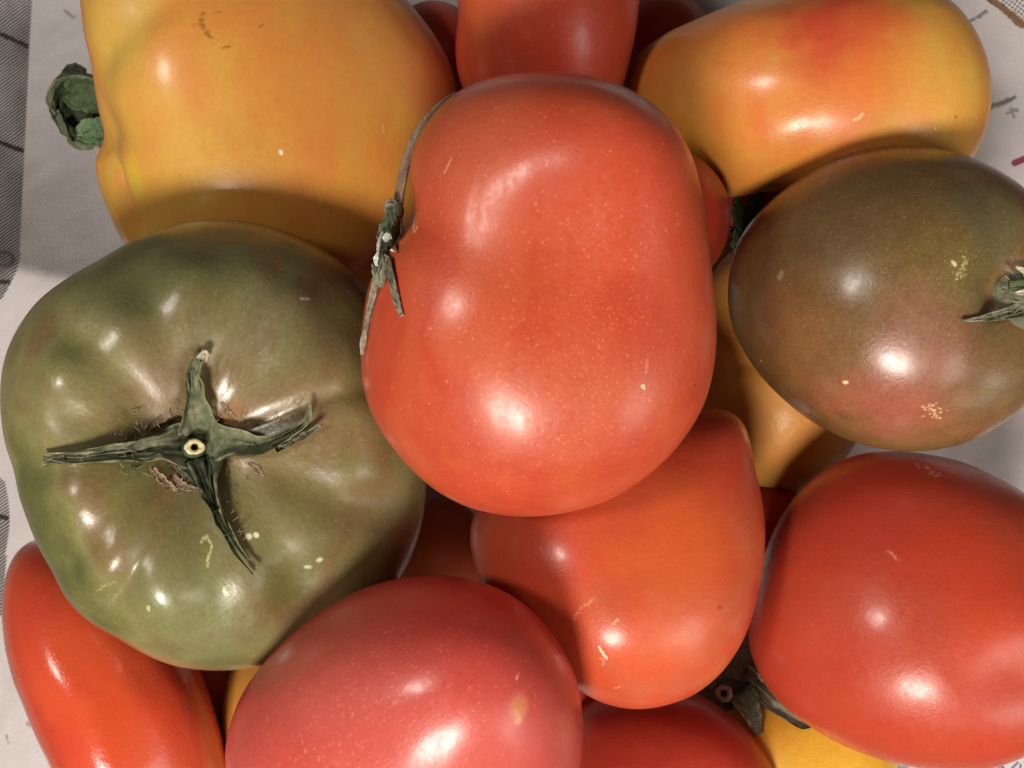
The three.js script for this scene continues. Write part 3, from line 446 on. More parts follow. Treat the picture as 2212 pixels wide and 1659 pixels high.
// rows: [px, py, lift in mm, half width in mm, edge rise]
const spine = (fruit, rows) => rows.map(([x, y, l, w, f]) => { const h = fruit.hit(x, y); return { p: h.p.clone().addScaledVector(h.n, l / 1000), n: h.n.clone().lerp(fruit.n, 0.4), w: w / 1000, f }; });
const sepal = (name, fruit, rows, parent, o) => mesh(name, local(ribbon(spine(fruit, rows), o), fruit), LEAF, parent);
function painted(g, f) { const p = g.attributes.position, c = []; for (let i = 0; i < p.count; i++) c.push(...f(p.getX(i), p.getY(i), p.getZ(i))); g.setAttribute('color', new THREE.Float32BufferAttribute(c, 3)); return g; }
const mottled = (c, k = 900, a = 0.7) => (x, y, z) => { const e = 1 + a * (fbm(x * k, y * k, z * k, 3) - 0.5) * 2; return c.map(v => v * e); };
function stub(fruit, px, py, lift, r, hgt, parent, lean = [0, 0], cut = [0.62, 0.56, 0.3], stem = [0.06, 0.09, 0.05]) {
  const h = fruit.hit(px, py), up = h.n.clone().lerp(fruit.n, 0.7).add(V3(lean[0], 0, lean[1])).normalize(), g = new THREE.Group();
  const q = new THREE.Quaternion().setFromUnitVectors(V3(0, 1, 0), up), at = h.p.clone().addScaledVector(h.n, lift);
  const R = rng(px), wob = (geo, a) => { const p = geo.attributes.position; for (let i = 0; i < p.count; i++) { const x = p.getX(i), y = p.getY(i), z = p.getZ(i), k = 1 + a * (noise(x * 500 + px, y * 900, z * 500) - 0.5) + a * 0.5 * (noise(x * 1700 + px, y * 900, z * 1700) - 0.5); p.setXYZ(i, x * k * 1.06, y + a * 0.0016 * (noise(x * 1100, z * 1100, 3) - 0.5), z * k * 0.94); } geo.computeVertexNormals(); return geo; };
  const place = geo => { geo.applyQuaternion(q); geo.translate(at.x, at.y, at.z); return local(geo, fruit); };
  const prof = [[r * 1.9, -hgt * 0.3], [r * 1.45, hgt * 0.1], [r * 1.12, hgt * 0.5], [r * 1.05, hgt * 0.9], [r * 0.98, hgt * 0.98]].map(a => new THREE.Vector2(...a));
  const st = mesh('stem_stub', painted(place(wob(new THREE.LatheGeometry(prof, 36), 0.25)), mottled(stem)), LEAF, parent);
  const ringP = [[r * 1.02, hgt * 0.93], [r * 1.0, hgt * 1.04], [r * 0.78, hgt * 1.08], [r * 0.52, hgt * 1.05], [r * 0.4, hgt * 0.97], [r * 0.34, hgt * 0.7], [r * 0.2, hgt * 0.45], [0.00001, hgt * 0.4]].map(a => new THREE.Vector2(...a));
  const cutG = place(wob(new THREE.LatheGeometry(ringP, 64), 0.3)), p0 = at.clone().sub(fruit.base3);
  painted(cutG, (x, y, z) => { const d = V3(x, y, z).sub(p0), hh = d.dot(up), rr = Math.sqrt(Math.max(0, d.lengthSq() - hh * hh)) / r, e = 1 + 0.7 * (fbm(x * 1800, y * 1800, z * 1800, 2) - 0.5); const c = rr < 0.42 ? [0.1, 0.07, 0.025] : cut; return c.map(v => v * e); });
  mesh('cut_end', cutG, LEAF, st);
  return st;
}
function blob(fruit, px, py, lift, rx, ry, rz, seed, c, amp = 0.35, k = 500) {   // an uneven lump sitting on the skin
  const h = fruit.hit(px, py), g = new THREE.SphereGeometry(1, 56, 36), p = g.attributes.position, q = new THREE.Quaternion().setFromUnitVectors(V3(0, 1, 0), h.n.clone().lerp(fruit.n, 0.5).normalize());
  for (let i = 0; i < p.count; i++) { const x = p.getX(i), y = p.getY(i), z = p.getZ(i), e = 1 + amp * 2 * (fbm(x * 2.2 + seed, y * 2.2, z * 2.2, 3) - 0.5); p.setXYZ(i, x * e * rx, y * e * ry, z * e * rz); }
  g.deleteAttribute('uv'); g.applyQuaternion(q); g.translate(h.p.x + h.n.x * lift, h.p.y + h.n.y * lift, h.p.z + h.n.z * lift); local(g, fruit); g.computeVertexNormals();
  { const nn = g.attributes.normal, m = 57; for (let i = 0; i <= 36; i++) { const a = V3().fromBufferAttribute(nn, i * m).add(V3().fromBufferAttribute(nn, i * m + 56)).normalize(); nn.setXYZ(i * m, a.x, a.y, a.z); nn.setXYZ(i * m + 56, a.x, a.y, a.z); } }
  return painted(g, mottled(c, k));
}
function hairs(fruit, list, parent, c = [0.35, 0.32, 0.22], seed = 5) {          // dry wisps: [px, py, angle, length mm, lift mm]
  const R = rng(seed), gs = [];
  for (const [x, y, a, l, up] of list) {
    const h = fruit.hit(x, y), d = V3(Math.cos(a), 0, Math.sin(a)).addScaledVector(h.n, 0.5).normalize(), P = [0, 0.35, 0.7, 1].map(t => h.p.clone().addScaledVector(h.n, up / 1000).addScaledVector(d, t * l / 1000).add(V3((R() - 0.5) * 0.0005, (R() - 0.3) * 0.0006, (R() - 0.5) * 0.0005)));
    const g = new THREE.TubeGeometry(new THREE.CatmullRomCurve3(P), 8, 0.00006 + R() * 0.00008, 5); g.deleteAttribute('uv'); gs.push(local(g, fruit));
  }
  const m = mesh('dry_hairs', painted(mergeGeometries(gs), mottled(c)), LEAF, parent); m.userData.kind = 'stuff'; return m;
}
const G0 = [0.085, 0.105, 0.05], G1 = [0.27, 0.26, 0.15];

{ // the star on the green tomato
  const f = green, hub = mesh('calyx', blob(f, 420, 965, 0.0004, 0.0105, 0.0024, 0.0085, 3, G0, 0.3, 700), LEAF, f.root);
  const o = (seed, c0 = G0, c1 = G1, q = {}) => ({ seed, c0, c1, jit: 0.4, rough: 1.5, thick: 0.0003, ...q });
  sepal('sepal', f, [[428, 930, 1.9, 6.27, 0.12], [418, 885, 2.1, 4.32, 0.56], [412, 840, 1.7, 2.96, 1.00], [412, 800, 1.6, 2.16, 1.12], [422, 772, 2.4, 1.68, 1.00], [438, 760, 1.6, 0.72, 0.50]], hub, o(11, [0.09, 0.11, 0.055]));
  sepal('sepal', f, [[455, 968, 1.9, 6.08, 0.12], [520, 962, 1.9, 4.16, 0.56], [570, 962, 1.4, 3.28, 0.88], [630, 935, 1.4, 2.00, 1.12], [668, 908, 2.4, 1.20, 1.12], [677, 880, 3.8, 0.40, 0.50]], hub, o(12));
  sepal('sepal', f, [[600, 968, 1.2, 1.20, 0.75], [655, 942, 1.5, 1.20, 1.00], [698, 918, 2.8, 0.40, 0.50]], hub, o(17, G0, [0.32, 0.29, 0.18]));
  sepal('sepal', f, [[440, 1005, 1.8, 5.51, 0.12], [455, 1055, 1.7, 3.20, 0.62], [470, 1100, 1.4, 2.00, 1.00], [488, 1145, 1.4, 1.20, 1.50], [512, 1195, 1.6, 0.72, 1.25], [545, 1238, 1.2, 0.28, 0.62]], hub, o(13, [0.055, 0.08, 0.04]));
  sepal('sepal', f, [[474, 1105, 1.6, 1.20, 0.62], [500, 1150, 1.8, 0.96, 1.00], [522, 1190, 1.8, 0.72, 1.00], [555, 1226, 1.5, 0.24, 0.50]], hub, o(18, [0.14, 0.15, 0.07], [0.32, 0.3, 0.17]));
  sepal('sepal', f, [[400, 968, 1.8, 6.08, 0.12], [340, 965, 1.8, 4.16, 0.50], [290, 972, 1.4, 3.04, 0.75], [230, 982, 1.3, 2.32, 0.88], [170, 985, 1.2, 1.76, 1.00], [104, 978, 1.3, 0.64, 0.75]], hub, o(14, [0.07, 0.09, 0.05]));
  sepal('sepal', f, [[150, 990, 1.2, 1.12, 0.50], [116, 991, 1.5, 0.80, 0.75], [94, 1006, 1.2, 0.20, 0.25]], hub, o(15, [0.08, 0.09, 0.055], [0.3, 0.24, 0.14]));
  sepal('sepal_tip', f, [[424, 772, 2.2, 0.72, 0.50], [440, 756, 3.2, 0.80, 0.62], [443, 772, 2.6, 0.64, 0.50], [436, 748, 3.2, 0.20, 0.25]], hub, o(16, [0.4, 0.36, 0.26], [0.5, 0.44, 0.32], { rough: 0.6 }));
  stub(f, 407, 972, 0.0018, 0.0022, 0.0040, hub, [0, 0]);
  const R = rng(8), L = []; for (const [x0, y0, x1, y1, w] of [[400, 935, 105, 985, 22], [425, 925, 425, 770, 22], [450, 965, 690, 900, 20], [440, 1010, 545, 1230, 14]]) for (let i = 0; i < 16; i++) { const t = 0.1 + R() * 0.8, sd = R() < 0.5 ? -1 : 1, dx = x1 - x0, dy = y1 - y0, l = Math.hypot(dx, dy), ww = w * (1.3 - t); L.push([mix(x0, x1, t) - sd * dy / l * ww, mix(y0, y1, t) + sd * dx / l * ww, Math.atan2(sd * dx, -sd * dy) + (R() - 0.5) * 1.6, 0.6 + R() * 1.3, 0.9 + R() * 1.2]); }
  for (let i = 0; i < 90; i++) { const a = R() * 6.28, r = 66 + R() * 70; L.push([415 + r * 1.3 * Math.cos(a), 968 + r * 0.8 * Math.sin(a), a + (R() - 0.5) * 2, 0.8 + R() * 2.0, 0.3 + R() * 1.2]); }
  hairs(f, L, hub, [0.2, 0.18, 0.11]);
  for (const rows of [[[330, 1012, 0.09, 0.56, 0.3], [352, 1040, 0.18, 1.18, 0.4], [385, 1062, 0.09, 0.43, 0.3]], [[372, 1030, 0.15, 0.74, 0.4], [395, 1050, 0.18, 1.18, 0.3], [430, 1058, 0.09, 0.37, 0.3]], [[318, 930, 0.06, 0.37, 0.2], [350, 903, 0.12, 0.99, 0.3], [382, 882, 0.09, 0.43, 0.3]], [[478, 868, 0.06, 0.37, 0.3], [497, 893, 0.12, 0.74, 0.4], [530, 912, 0.06, 0.31, 0.2]], [[538, 1000, 0.06, 0.37, 0.4], [556, 1012, 0.12, 0.74, 0.4], [572, 1030, 0.06, 0.19, 0.2]]])
    sepal('corky_scar', f, rows, f.root, { seed: rows[0][0], c0: [0.25, 0.175, 0.105], c1: [0.36, 0.27, 0.18], seg: 14, thick: 0.0002, jit: 0.6, rough: 0.7 });
}
{ // the dry calyx at the left side of the big red tomato
  const f = mainRed, D0 = [0.13, 0.12, 0.08], D1 = [0.3, 0.26, 0.18], GG = [0.09, 0.12, 0.07];
  const pt = (x, y, D, n = [-0.55, 0.75, 0], w, e) => ({ p: AT(x, y, D), n: V3(...n), w: w / 1000, f: e });
  const strip = (name, rows, o, parent) => mesh(name, local(ribbon(rows, o), f), LEAF, parent);
  const on = (x, y, l, w, e) => { const h = f.hit(x, y); return { p: h.p.clone().addScaledVector(h.n, l / 1000), n: h.n.clone().lerp(V3(-0.3, 1, 0), 0.4), w: w / 1000, f: e }; };
  const hub = mesh('calyx', local(ribbon([pt(858, 438, 0.2295, undefined, 1.5, 0.6), pt(851, 475, 0.2285, undefined, 2.9, 0.7), pt(845, 510, 0.2275, undefined, 3.5, 0.5), pt(838, 545, 0.2255, undefined, 3.0, 0.3), on(836, 580, 1.6, 2.2, 0.5), on(826, 622, 1.2, 1.3, 0.5)], { seed: 21, c0: GG, c1: [0.24, 0.24, 0.16], thick: 0.002, rough: 2.6, seg: 36, jit: 0.3 }), f), LEAF, f.root);
  strip('sepal', [pt(858, 448, 0.2295, undefined, 1.5, 0.2), pt(866, 400, 0.2292, undefined, 1.3, 0.2), pt(875, 355, 0.2288, undefined, 1.15, 0.2), pt(891, 308, 0.2284, undefined, 1.1, 0.2), pt(918, 264, 0.228, undefined, 1.1, 0.2), pt(952, 228, 0.2275, undefined, 1.1, 0.2), pt(982, 208, 0.2265, undefined, 1.0, 0.2), pt(992, 204, 0.226, undefined, 0.5, 0.2)], { seed: 22, c0: [0.19, 0.12, 0.08], c1: [0.24, 0.18, 0.11], thick: 0.0016, seg: 50 }, hub);
  strip('sepal', [on(846, 565, 1.5, 1.3, 0.4), on(854, 605, 1.0, 1.1, 0.5), on(862, 645, 0.8, 0.9, 0.5), on(872, 682, 0.9, 0.6, 0.2)], { seed: 23, c0: D0, c1: D1, thick: 0.001 }, hub);
  strip('sepal', [on(828, 600, 1.4, 1.2, 0.3), on(812, 645, 0.9, 0.9, 0.4), on(801, 690, 0.8, 0.7, 0.4), on(794, 735, 1.0, 0.8, 0.4), on(790, 765, 1.2, 0.3, 0.2)], { seed: 24, c0: D0, c1: [0.4, 0.34, 0.25], thick: 0.001 }, hub);
  strip('sepal', [on(848, 560, 2.2, 1.0, 0.3), on(836, 600, 2.0, 0.9, 0.5), on(820, 630, 1.6, 0.5, 0.3)], { seed: 25, c0: [0.2, 0.22, 0.13], c1: D1, thick: 0.0008 }, hub);
  strip('sepal', [pt(860, 470, 0.2275, undefined, 0.9, 0.3), pt(864, 505, 0.2265, undefined, 0.9, 0.3), on(858, 545, 1.4, 0.7, 0.3)], { seed: 35, c0: D0, c1: D1, thick: 0.001 }, hub);
  strip('sepal', [pt(857, 440, 0.228, undefined, 0.7, 0.2), pt(848, 436, 0.227, undefined, 0.8, 0.2), pt(832, 441, 0.2265, undefined, 0.6, 0.2)], { seed: 26, c0: D0, c1: D1, thick: 0.001, seg: 12 }, hub);
  strip('papery_edge', [pt(826, 500, 0.2265, undefined, 0.3, 0.2), pt(818, 525, 0.2255, undefined, 0.5, 0.3), pt(816, 550, 0.225, undefined, 0.3, 0.2)], { seed: 27, c0: [0.5, 0.47, 0.38], c1: [0.5, 0.47, 0.38], seg: 12 }, hub);
  strip('papery_edge', [pt(867, 505, 0.226, undefined, 0.4, 0.2), pt(865, 530, 0.2245, undefined, 0.6, 0.3), on(860, 550, 2.2, 0.3, 0.2)], { seed: 28, c0: [0.5, 0.47, 0.38], c1: [0.5, 0.47, 0.38], seg: 12 }, hub);
  strip('cut_end', [pt(829, 519, 0.2252, [-.1, 1, .1], 0.7, 0.1), pt(837, 513, 0.2247, [-.1, 1, .1], 1.2, 0.1), pt(848, 521, 0.2247, [-.1, 1, .1], 0.3, 0.1)], { seed: 29, c0: [0.85, 0.85, 0.78], c1: [0.85, 0.85, 0.78], seg: 12, rough: 0.3, jit: 0.05 }, hub);
  strip('cut_end', [on(838, 560, 3.0, 0.4, 0.1), on(835, 570, 3.0, 0.9, 0.1), on(833, 582, 2.6, 0.3, 0.1)], { seed: 30, c0: [0.7, 0.7, 0.62], c1: [0.7, 0.7, 0.62], seg: 12, rough: 0.4 }, hub);
}
{ // the brown tomato's calyx, half outside the frame
  const f = brown, hub = mesh('calyx', blob(f, 2240, 640, 0.0008, 0.008, 0.0022, 0.008, 5, [0.12, 0.12, 0.07], 0.4, 800), LEAF, f.root);
  sepal('sepal', f, [[2225, 665, 1.4, 2.6, 0.3], [2190, 675, 1.8, 2.2, 0.4], [2140, 688, 1.5, 1.4, 0.4], [2075, 694, 1.6, 0.35, 0.2]], hub, { seed: 31, c0: [0.12, 0.12, 0.07], c1: [0.35, 0.32, 0.22] });
  sepal('sepal', f, [[2240, 612, 3, 1.6, 0.3], [2205, 614, 3.4, 1.5, 0.3], [2166, 612, 3.2, 1.2, 0.2]], hub, { seed: 32, c0: [0.06, 0.09, 0.035], c1: [0.1, 0.12, 0.05] });
  sepal('sepal', f, [[2245, 628, 3.6, 1.0, 0.3], [2210, 630, 4.2, 1.2, 0.3], [2178, 634, 4.0, 0.4, 0.2]], hub, { seed: 33, c0: [0.5, 0.46, 0.36], c1: [0.55, 0.5, 0.4] });
  sepal('sepal', f, [[2240, 600, 2, 1.0, 0.3], [2205, 585, 2.8, 1.0, 0.3], [2180, 570, 2.6, 0.3, 0.2]], hub, { seed: 34, c0: [0.4, 0.38, 0.26], c1: [0.5, 0.46, 0.34] });
  const R = rng(18), L = []; for (let i = 0; i < 46; i++) { const a = R() * 6.28, r = 20 + R() * 60; L.push([2225 + r * Math.cos(a), 640 + r * Math.sin(a), a + (R() - 0.5), 1.5 + R() * 2.5, 1 + R() * 2]); }
  hairs(f, L, hub, [0.38, 0.34, 0.22], 6);
}
{ // curled green calyx of the upper left tomato, pressed against the cloth
  const f = yellowLeft, A = (x, y, D, n, w, e) => ({ p: AT(x, y, D), n: V3(...n), w: w / 1000, f: e });
  const strip = (rows, o, parent, name = 'sepal') => mesh(name, local(ribbon(rows, o), f), LEAF, parent);
  const c0 = [0.055, 0.095, 0.035], c1 = [0.12, 0.16, 0.08];
  const hub = strip([A(235, 215, 0.318, [-.3, 1, 0], 6, 0.1), A(200, 205, 0.318, [-.3, 1, 0.1], 6.5, 0.15), A(165, 200, 0.320, [-.4, 1, .1], 6, 0.2), A(140, 196, 0.323, [-.6, .8, 0], 3, 0.3)], { seed: 41, c0: [0.045, 0.075, 0.025], c1: [0.075, 0.11, 0.04], thick: 0.0015 }, f.root, 'calyx');
  strip([A(150, 165, 0.3265, [-.3, 1, 0], 5, 0.2), A(150, 200, 0.3255, [-.3, 1, 0], 8.5, 0.25), A(165, 240, 0.325, [-.3, 1, 0], 8.5, 0.3), A(182, 280, 0.3255, [-.3, 1, 0], 7, 0.3), A(195, 312, 0.3265, [-.3, 1, 0], 3, 0.3)], { seed: 47, c0: [0.025, 0.035, 0.015], c1: [0.05, 0.06, 0.03], thick: 0.001, seg: 30 }, hub);
  strip([A(190, 215, 0.3245, [-.2, 1, 0], 4, 0.2), A(205, 245, 0.324, [-.2, 1, 0], 5.5, 0.2), A(222, 280, 0.3245, [-.2, 1, 0], 5, 0.2), A(228, 310, 0.3255, [-.2, 1, 0], 2, 0.2)], { seed: 48, c0: [0.02, 0.03, 0.012], c1: [0.04, 0.05, 0.025], thick: 0.001 }, hub);
  strip([A(240, 285, 0.317, [0, 1, 0], 4, 0.2), A(215, 285, 0.3155, [0, 1, 0], 5.2, 0.25), A(190, 288, 0.3155, [-.1, 1, 0], 5, 0.3), A(168, 292, 0.318, [-.4, 1, 0], 2.5, 0.4)], { seed: 42, c0: [0.075, 0.13, 0.055], c1: [0.13, 0.18, 0.09], thick: 0.001 }, hub);
  strip([A(225, 178, 0.313, [0, .5, -1], 2.5, 0.2), A(190, 166, 0.313, [0, .5, -1], 2.8, 0.2), A(150, 164, 0.315, [-.3, .5, -.9], 2.8, 0.2), A(120, 180, 0.318, [-.9, .4, -.3], 2.8, 0.3), A(108, 215, 0.321, [-1, .4, 0], 2.5, 0.3), A(118, 245, 0.324, [-1, .4, .3], 1.2, 0.3)], { seed: 43, c0: [0.075, 0.105, 0.05], c1: [0.14, 0.16, 0.1], thick: 0.0009, seg: 36 }, hub);
  strip([A(128, 245, 0.322, [-.8, .6, .3], 2.2, 0.3), A(142, 275, 0.320, [-.8, .6, .4], 2.4, 0.3), A(155, 305, 0.319, [-.7, .5, .6], 2.2, 0.3), A(185, 318, 0.318, [0, .4, 1], 1.6, 0.3), A(215, 312, 0.317, [.2, .4, 1], 1.0, 0.2)], { seed: 44, c0: [0.07, 0.1, 0.05], c1: [0.16, 0.18, 0.11], thick: 0.0009, seg: 36 }, hub);
  strip([A(140, 150, 0.3225, [-.2, 1, -.6], 2.4, 0.2), A(160, 152, 0.3215, [0, 1, -.6], 3, 0.2), A(185, 156, 0.322, [.2, 1, -.6], 1.5, 0.2)], { seed: 45, c0: [0.05, 0.07, 0.035], c1: [0.09, 0.1, 0.06], thick: 0.001, seg: 14 }, hub);
  strip([A(213, 312, 0.3155, [0, 1, 0], 0.5, 0.2), A(208, 322, 0.315, [0, 1, 0], 0.9, 0.2), A(212, 338, 0.3155, [0, 1, 0], 0.3, 0.2)], { seed: 46, c0: [0.35, 0.27, 0.22], c1: [0.4, 0.32, 0.26], seg: 10 }, hub, 'dry_tip');
}
{ // the dark dried calyx of the bottom yellow tomato
  const f = yellowBottom, dk = [0.03, 0.035, 0.018], dk1 = [0.09, 0.08, 0.05];
  const hub = mesh('calyx', blob(f, 1606, 1480, 0.001, 0.0125, 0.003, 0.0125, 9, [0.15, 0.165, 0.1], 0.8, 600), LEAF, f.root);
  sepal('sepal', f, [[1640, 1500, 3.4, 4.2, 0.3], [1672, 1530, 3.4, 3.0, 0.5], [1705, 1555, 2.6, 1.9, 0.7], [1735, 1572, 2.6, 1.8, 0.6], [1756, 1570, 3.2, 0.5, 0.3]], hub, { seed: 51, c0: [0.17, 0.165, 0.11], c1: [0.08, 0.08, 0.045] });
  sepal('sepal', f, [[1600, 1460, 3, 4.2, 0.3], [1598, 1425, 3, 3.2, 0.4], [1602, 1390, 2.4, 1.2, 0.4]], hub, { seed: 52, c0: [0.17, 0.19, 0.11], c1: [0.2, 0.18, 0.12] });
  sepal('sepal', f, [[1580, 1475, 3, 3.5, 0.3], [1552, 1470, 3, 2.6, 0.4], [1525, 1480, 2.4, 1.2, 0.4]], hub, { seed: 53, c0: [0.18, 0.18, 0.12], c1: [0.24, 0.21, 0.15] });
  sepal('sepal', f, [[1610, 1500, 3, 5.5, 0.3], [1624, 1535, 2.6, 5.0, 0.5], [1634, 1562, 2.0, 3.2, 0.6], [1642, 1588, 1.4, 1.0, 0.4]], hub, { seed: 54, c0: [0.15, 0.155, 0.1], c1: [0.17, 0.17, 0.11] });
  sepal('sepal', f, [[1590, 1470, 4.2, 2.6, 0.5], [1570, 1492, 4.0, 2.4, 0.7], [1560, 1515, 3.0, 1.0, 0.5]], hub, { seed: 55, c0: [0.2, 0.2, 0.13], c1: [0.25, 0.22, 0.15] });
  sepal('sepal', f, [[1625, 1470, 4.4, 2.4, 0.6], [1650, 1490, 4.6, 2.4, 0.8], [1680, 1520, 3.8, 1.0, 0.5]], hub, { seed: 56, c0: [0.2, 0.18, 0.12], c1: [0.28, 0.22, 0.16] });
  stub(f, 1582, 1510, 0.003, 0.0029, 0.0045, hub, [-0.25, 0.3], [0.4, 0.33, 0.24], [0.05, 0.05, 0.03]);
}
{ // a calyx half hidden in the dark gap under the blushed yellow tomato
  const f = yellowBehind, hub = mesh('calyx', blob(f, 1625, 535, 0.001, 0.006, 0.003, 0.006, 12, [0.05, 0.07, 0.03], 0.5, 500), LEAF, f.root);
  sepal('sepal', f, [[1610, 530, 4, 3, 0.3], [1600, 510, 6, 2.6, 0.4], [1590, 500, 7, 1.2, 0.4]], hub, { seed: 61, c0: [0.1, 0.13, 0.05], c1: [0.2, 0.2, 0.09] });
  const A = (x, y, D, w) => ({ p: AT(x, y, D), n: V3(0.2, 1, 0.1), w: w / 1000, f: 0.35 });
  for (const [k, P] of [[62, [A(1600, 540, 0.312, 4), A(1618, 490, 0.311, 6.5), A(1645, 445, 0.313, 6.5), A(1668, 405, 0.317, 2.5)]], [63, [A(1640, 545, 0.312, 3.5), A(1668, 500, 0.312, 5.5), A(1690, 455, 0.314, 5), A(1702, 420, 0.318, 1.5)]], [64, [A(1612, 520, 0.309, 2), A(1596, 480, 0.308, 3), A(1592, 440, 0.309, 2.2), A(1598, 415, 0.311, 0.6)]]])
    mesh('sepal', local(ribbon(P, { seed: k, c0: [0.06, 0.085, 0.035], c1: [0.16, 0.17, 0.07], thick: 0.0007 }), f), LEAF, hub);
}

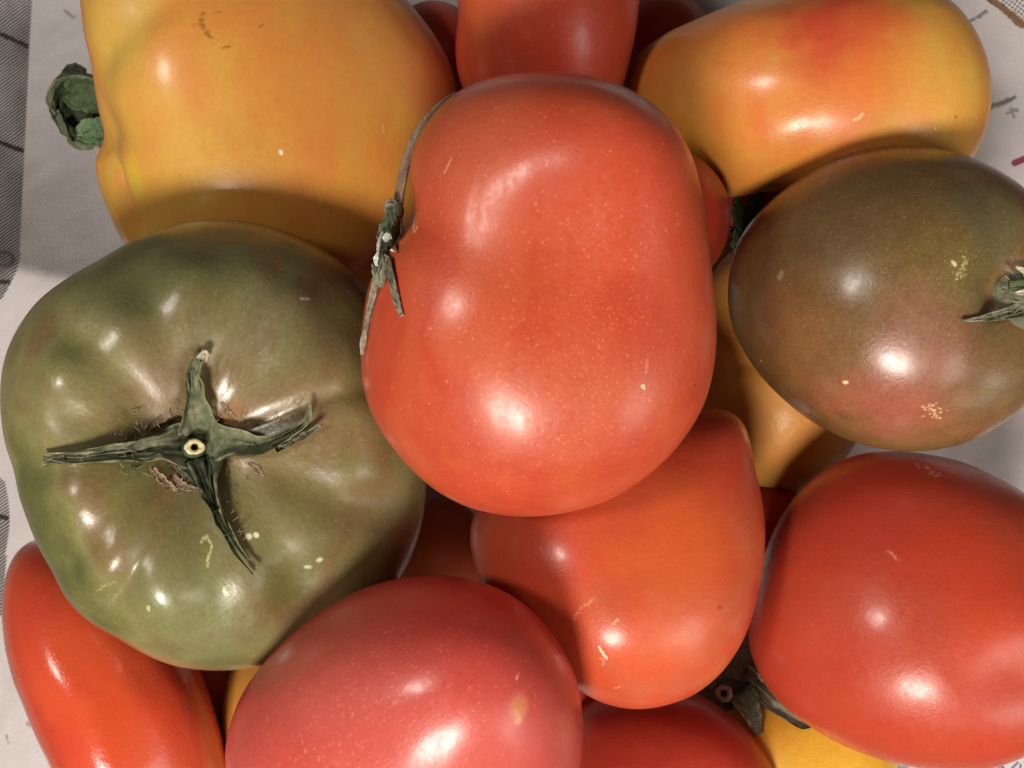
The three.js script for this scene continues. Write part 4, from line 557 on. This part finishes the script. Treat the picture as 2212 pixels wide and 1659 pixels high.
// ---------------------------------------------------------------- the cloth and the table
{
  const X0 = -0.3, X1 = 0.23, Z0 = -0.3, Z1 = 0.19, n = 250, m = 230, pos = [], uv = [], idx = [];
  const height = (x, z) => {
    const lowL = sm(0.02, -0.06, z + (x + 0.17) * 0.3);
    let y = 0.0026 * (fbm(x * 34, 1, z * 22, 4) - 0.5) * 2 + 0.0018 * (Math.abs(noise(x * 26 + z * 9, 4, z * 7) - 0.5) * -2 + 0.5) + 0.004 * sm(0.13, 0.23, x) - 0.1 * Math.tanh(10 * Math.max(0, -0.04 - z + (x + 0.17) * 0.2)) * sm(-0.105, -0.14, x) - 0.25 * Math.max(0, -0.14 - x);
    const [fx, fz] = [x - (-0.176), z - (-0.047)]; const along = fx * 0.98 + fz * 0.2, off = -fx * 0.2 + fz * 0.98;   // a soft pressed fold at the left
    y += 0.0015 * Math.exp(-(((off - 0.012) / 0.009) ** 2)) * sm(0.05, 0.0, Math.abs(along));
    return y;
  };
  for (let j = 0; j <= m; j++) for (let i = 0; i <= n; i++) { const x = mix(X0, X1, i / n), z = mix(Z0, Z1, j / m); pos.push(x, height(x, z), z); uv.push(i / n, j / m); if (i < n && j < m) { const a = j * (n + 1) + i, b = a + 1, c = a + n + 1, d = c + 1; idx.push(a, c, b, b, c, d); } }
  const g = new THREE.BufferGeometry(); g.setAttribute('position', new THREE.Float32BufferAttribute(pos, 3)); g.setAttribute('uv', new THREE.Float32BufferAttribute(uv, 2)); g.setIndex(idx); g.computeVertexNormals();
  // printed pattern, worked out in the photograph's units on the cloth's plane
  const w = 2048, h = 1900, data = new Uint8Array(w * h * 4);
  const edgeX = y => y < 545 ? mix(74, 45, clamp((y + 60) / 600)) - 3 : y < 650 ? mix(44, 0, ((y - 545) / 105) ** 1.6) : y < 1000 ? -90 : y < 1040 ? mix(-30, 8, (y - 1000) / 40) : y < 1200 ? mix(10, 20, Math.sin((y - 1040) / 160 * 3.14)) : y < 1330 ? mix(14, 2, (y - 1200) / 130) : -60;
  const seg = (px, py, a, b) => { const ex = b[0] - a[0], ey = b[1] - a[1], t = clamp(((px - a[0]) * ex + (py - a[1]) * ey) / (ex * ex + ey * ey)); return Math.hypot(px - a[0] - ex * t, py - a[1] - ey * t); };
  const joints = [[[-300, -60], [60, 100]], [[-300, 190], [54, 328]], [[-300, 600], [37, 610]], [[-120, -60], [-150, 130]], [[-140, 1080], [20, 1120]]];
  const strokes = [[[2085, 55], [2130, 25], 4, 0.75], [[2140, 230], [2190, 212], 6, 0.85], [[2190, 212], [2140, 236], 4, 0.7], [[2176, 245], [2196, 238], 4, 0.6], [[2184, 236], [2190, 252], 4, 0.6], [[138, 20], [160, 40], 3, 0.5], [[14, 1590], [18, 1606], 4, 0.6], [[60, 1562], [66, 1568], 5, 0.55], [[1935, 1650], [1940, 1675], 9, 0.9], [[1940, 1658], [1960, 1656], 5, 0.6]];
  const blue = []; { const R = rng(4); for (let i = 0; i < 26; i++) { const x = 2130 + R() * 110, y = 1640 + R() * 60; blue.push([[x, y], [x + 30 * R(), y - 24 * R()]]); } }
  const red = [[[2192, 352], [2240, 332], 9]];
  for (let j = 0; j < h; j++) for (let i = 0; i < w; i++) {
    const x = mix(X0, X1, (i + 0.5) / w), z = mix(Z0, Z1, (j + 0.5) / h), dd = HC - height(x, z), px = x / (K * dd) + W / 2, py = z / (K * dd) + H / 2;
    let ink = 0, c = [0.52, 0.49, 0.49], cInk = [0.028, 0.02, 0.02];
    const f = 0.94 + 0.12 * fbm(px * 0.02, py * 0.02, 1, 3) + 0.05 * (noise(px * 0.25, py * 0.25, 2) - 0.5); c = c.map(v => v * f);
    if (px < 140) {
      const e = edgeX(py), wob = (noise(px * 0.05, py * 0.05, 3) - 0.5) * 5, ph = (py + px * 0.72 + wob * 0.6) / 7.2, duty = 0.68 + 0.26 * (fbm(px * 0.02, py * 0.012, 5, 3) - 0.5) * 2;
      const tri = Math.abs((ph - Math.floor(ph)) * 2 - 1), line = sm(duty + 0.16, duty - 0.16, tri);
      const inside = sm(e + 1.5, e - 1.5, px + 4 * (tri - 0.5));
      ink = inside * (line * 0.93);
      for (const [a, b] of joints) ink = Math.max(ink, inside * sm(6.2, 3.6, seg(px, py, a, b) + (noise(px * 0.15, py * 0.15, 9) - 0.5) * 3));
      const o = Math.hypot((px - 10) / 26, (py - 560) / 22); ink = Math.max(ink, inside * sm(0.3, 0.1, Math.abs(o - 0.7)) * 0.75);
    }
    for (const [a, b, r, k] of strokes) { if (Math.abs(px - a[0]) > 90) continue; ink = Math.max(ink, k * 0.85 * sm(r * 1.3, r * 0.3, seg(px, py, a, b) + (fbm(px * 0.12, py * 0.12, 4, 3) - 0.5) * 9)); }
    if (py > 1600 && px > 2050) for (const [a, b] of blue) { const k = sm(3.2, 1.4, seg(px, py, a, b)) * 0.85; if (k > ink) { ink = k; cInk = [0.05, 0.05, 0.14]; } }
    if (px > 2150 && py > 280 && py < 420) for (const [a, b, r] of red) { const k = sm(r, r * 0.6, seg(px, py, a, b)) * 0.95; if (k > ink) { ink = k; cInk = [0.22, 0.012, 0.05]; } }
    if (px > 2080 && py < 120) {                  // dotted corner with a torn looking brown border
      const d = (px - 2128) * 0.62 - (py - 0) * 0.78 + (fbm(px * 0.05, py * 0.05, 6, 3) - 0.5) * 16;
      if (d > 0) {
        const brown_ = sm(0, 3, d) * (1 - sm(17, 20, d)); c = c.map((v, q) => mix(v, [0.2, 0.11, 0.06][q] * (0.7 + 0.6 * noise(px * 0.15, py * 0.15, 8)), brown_));
        if (d > 19) { const a = ((px * 0.8 + py * 0.6) / 8.2 % 1 + 1) % 1 - 0.5, b = ((-px * 0.6 + py * 0.8) / 8.2 % 1 + 1) % 1 - 0.5; ink = sm(0.36, 0.22, Math.hypot(a, b)) * 0.9; cInk = [0.04, 0.04, 0.055]; }
      }
    }
    const k = (j * w + i) * 4; for (let q = 0; q < 3; q++) data[k + q] = L2S(mix(c[q], cInk[q], ink)); data[k + 3] = 255;
  }
  const map = dataTex(w, h, data, true), weave = pebbleTex(2, 256, 128); weave.repeat.set(14, 11);
  const cloth = mesh('printed_cloth', g, new THREE.MeshStandardMaterial({ map, bumpMap: weave, bumpScale: 0.00018, roughness: 0.9 }), scene);
  tag(cloth, 'white printed cloth under the tomatoes with dark hatched brick print at its left edge', 'cloth');
  const table = mesh('table_top', new THREE.BoxGeometry(1.4, 0.03, 1.1), new THREE.MeshStandardMaterial({ color: new THREE.Color().setRGB(0.25, 0.19, 0.14), roughness: 0.6 }), scene);
  table.position.y = -0.165; table.userData.kind = 'structure';
}

renderer.render(scene, camera);
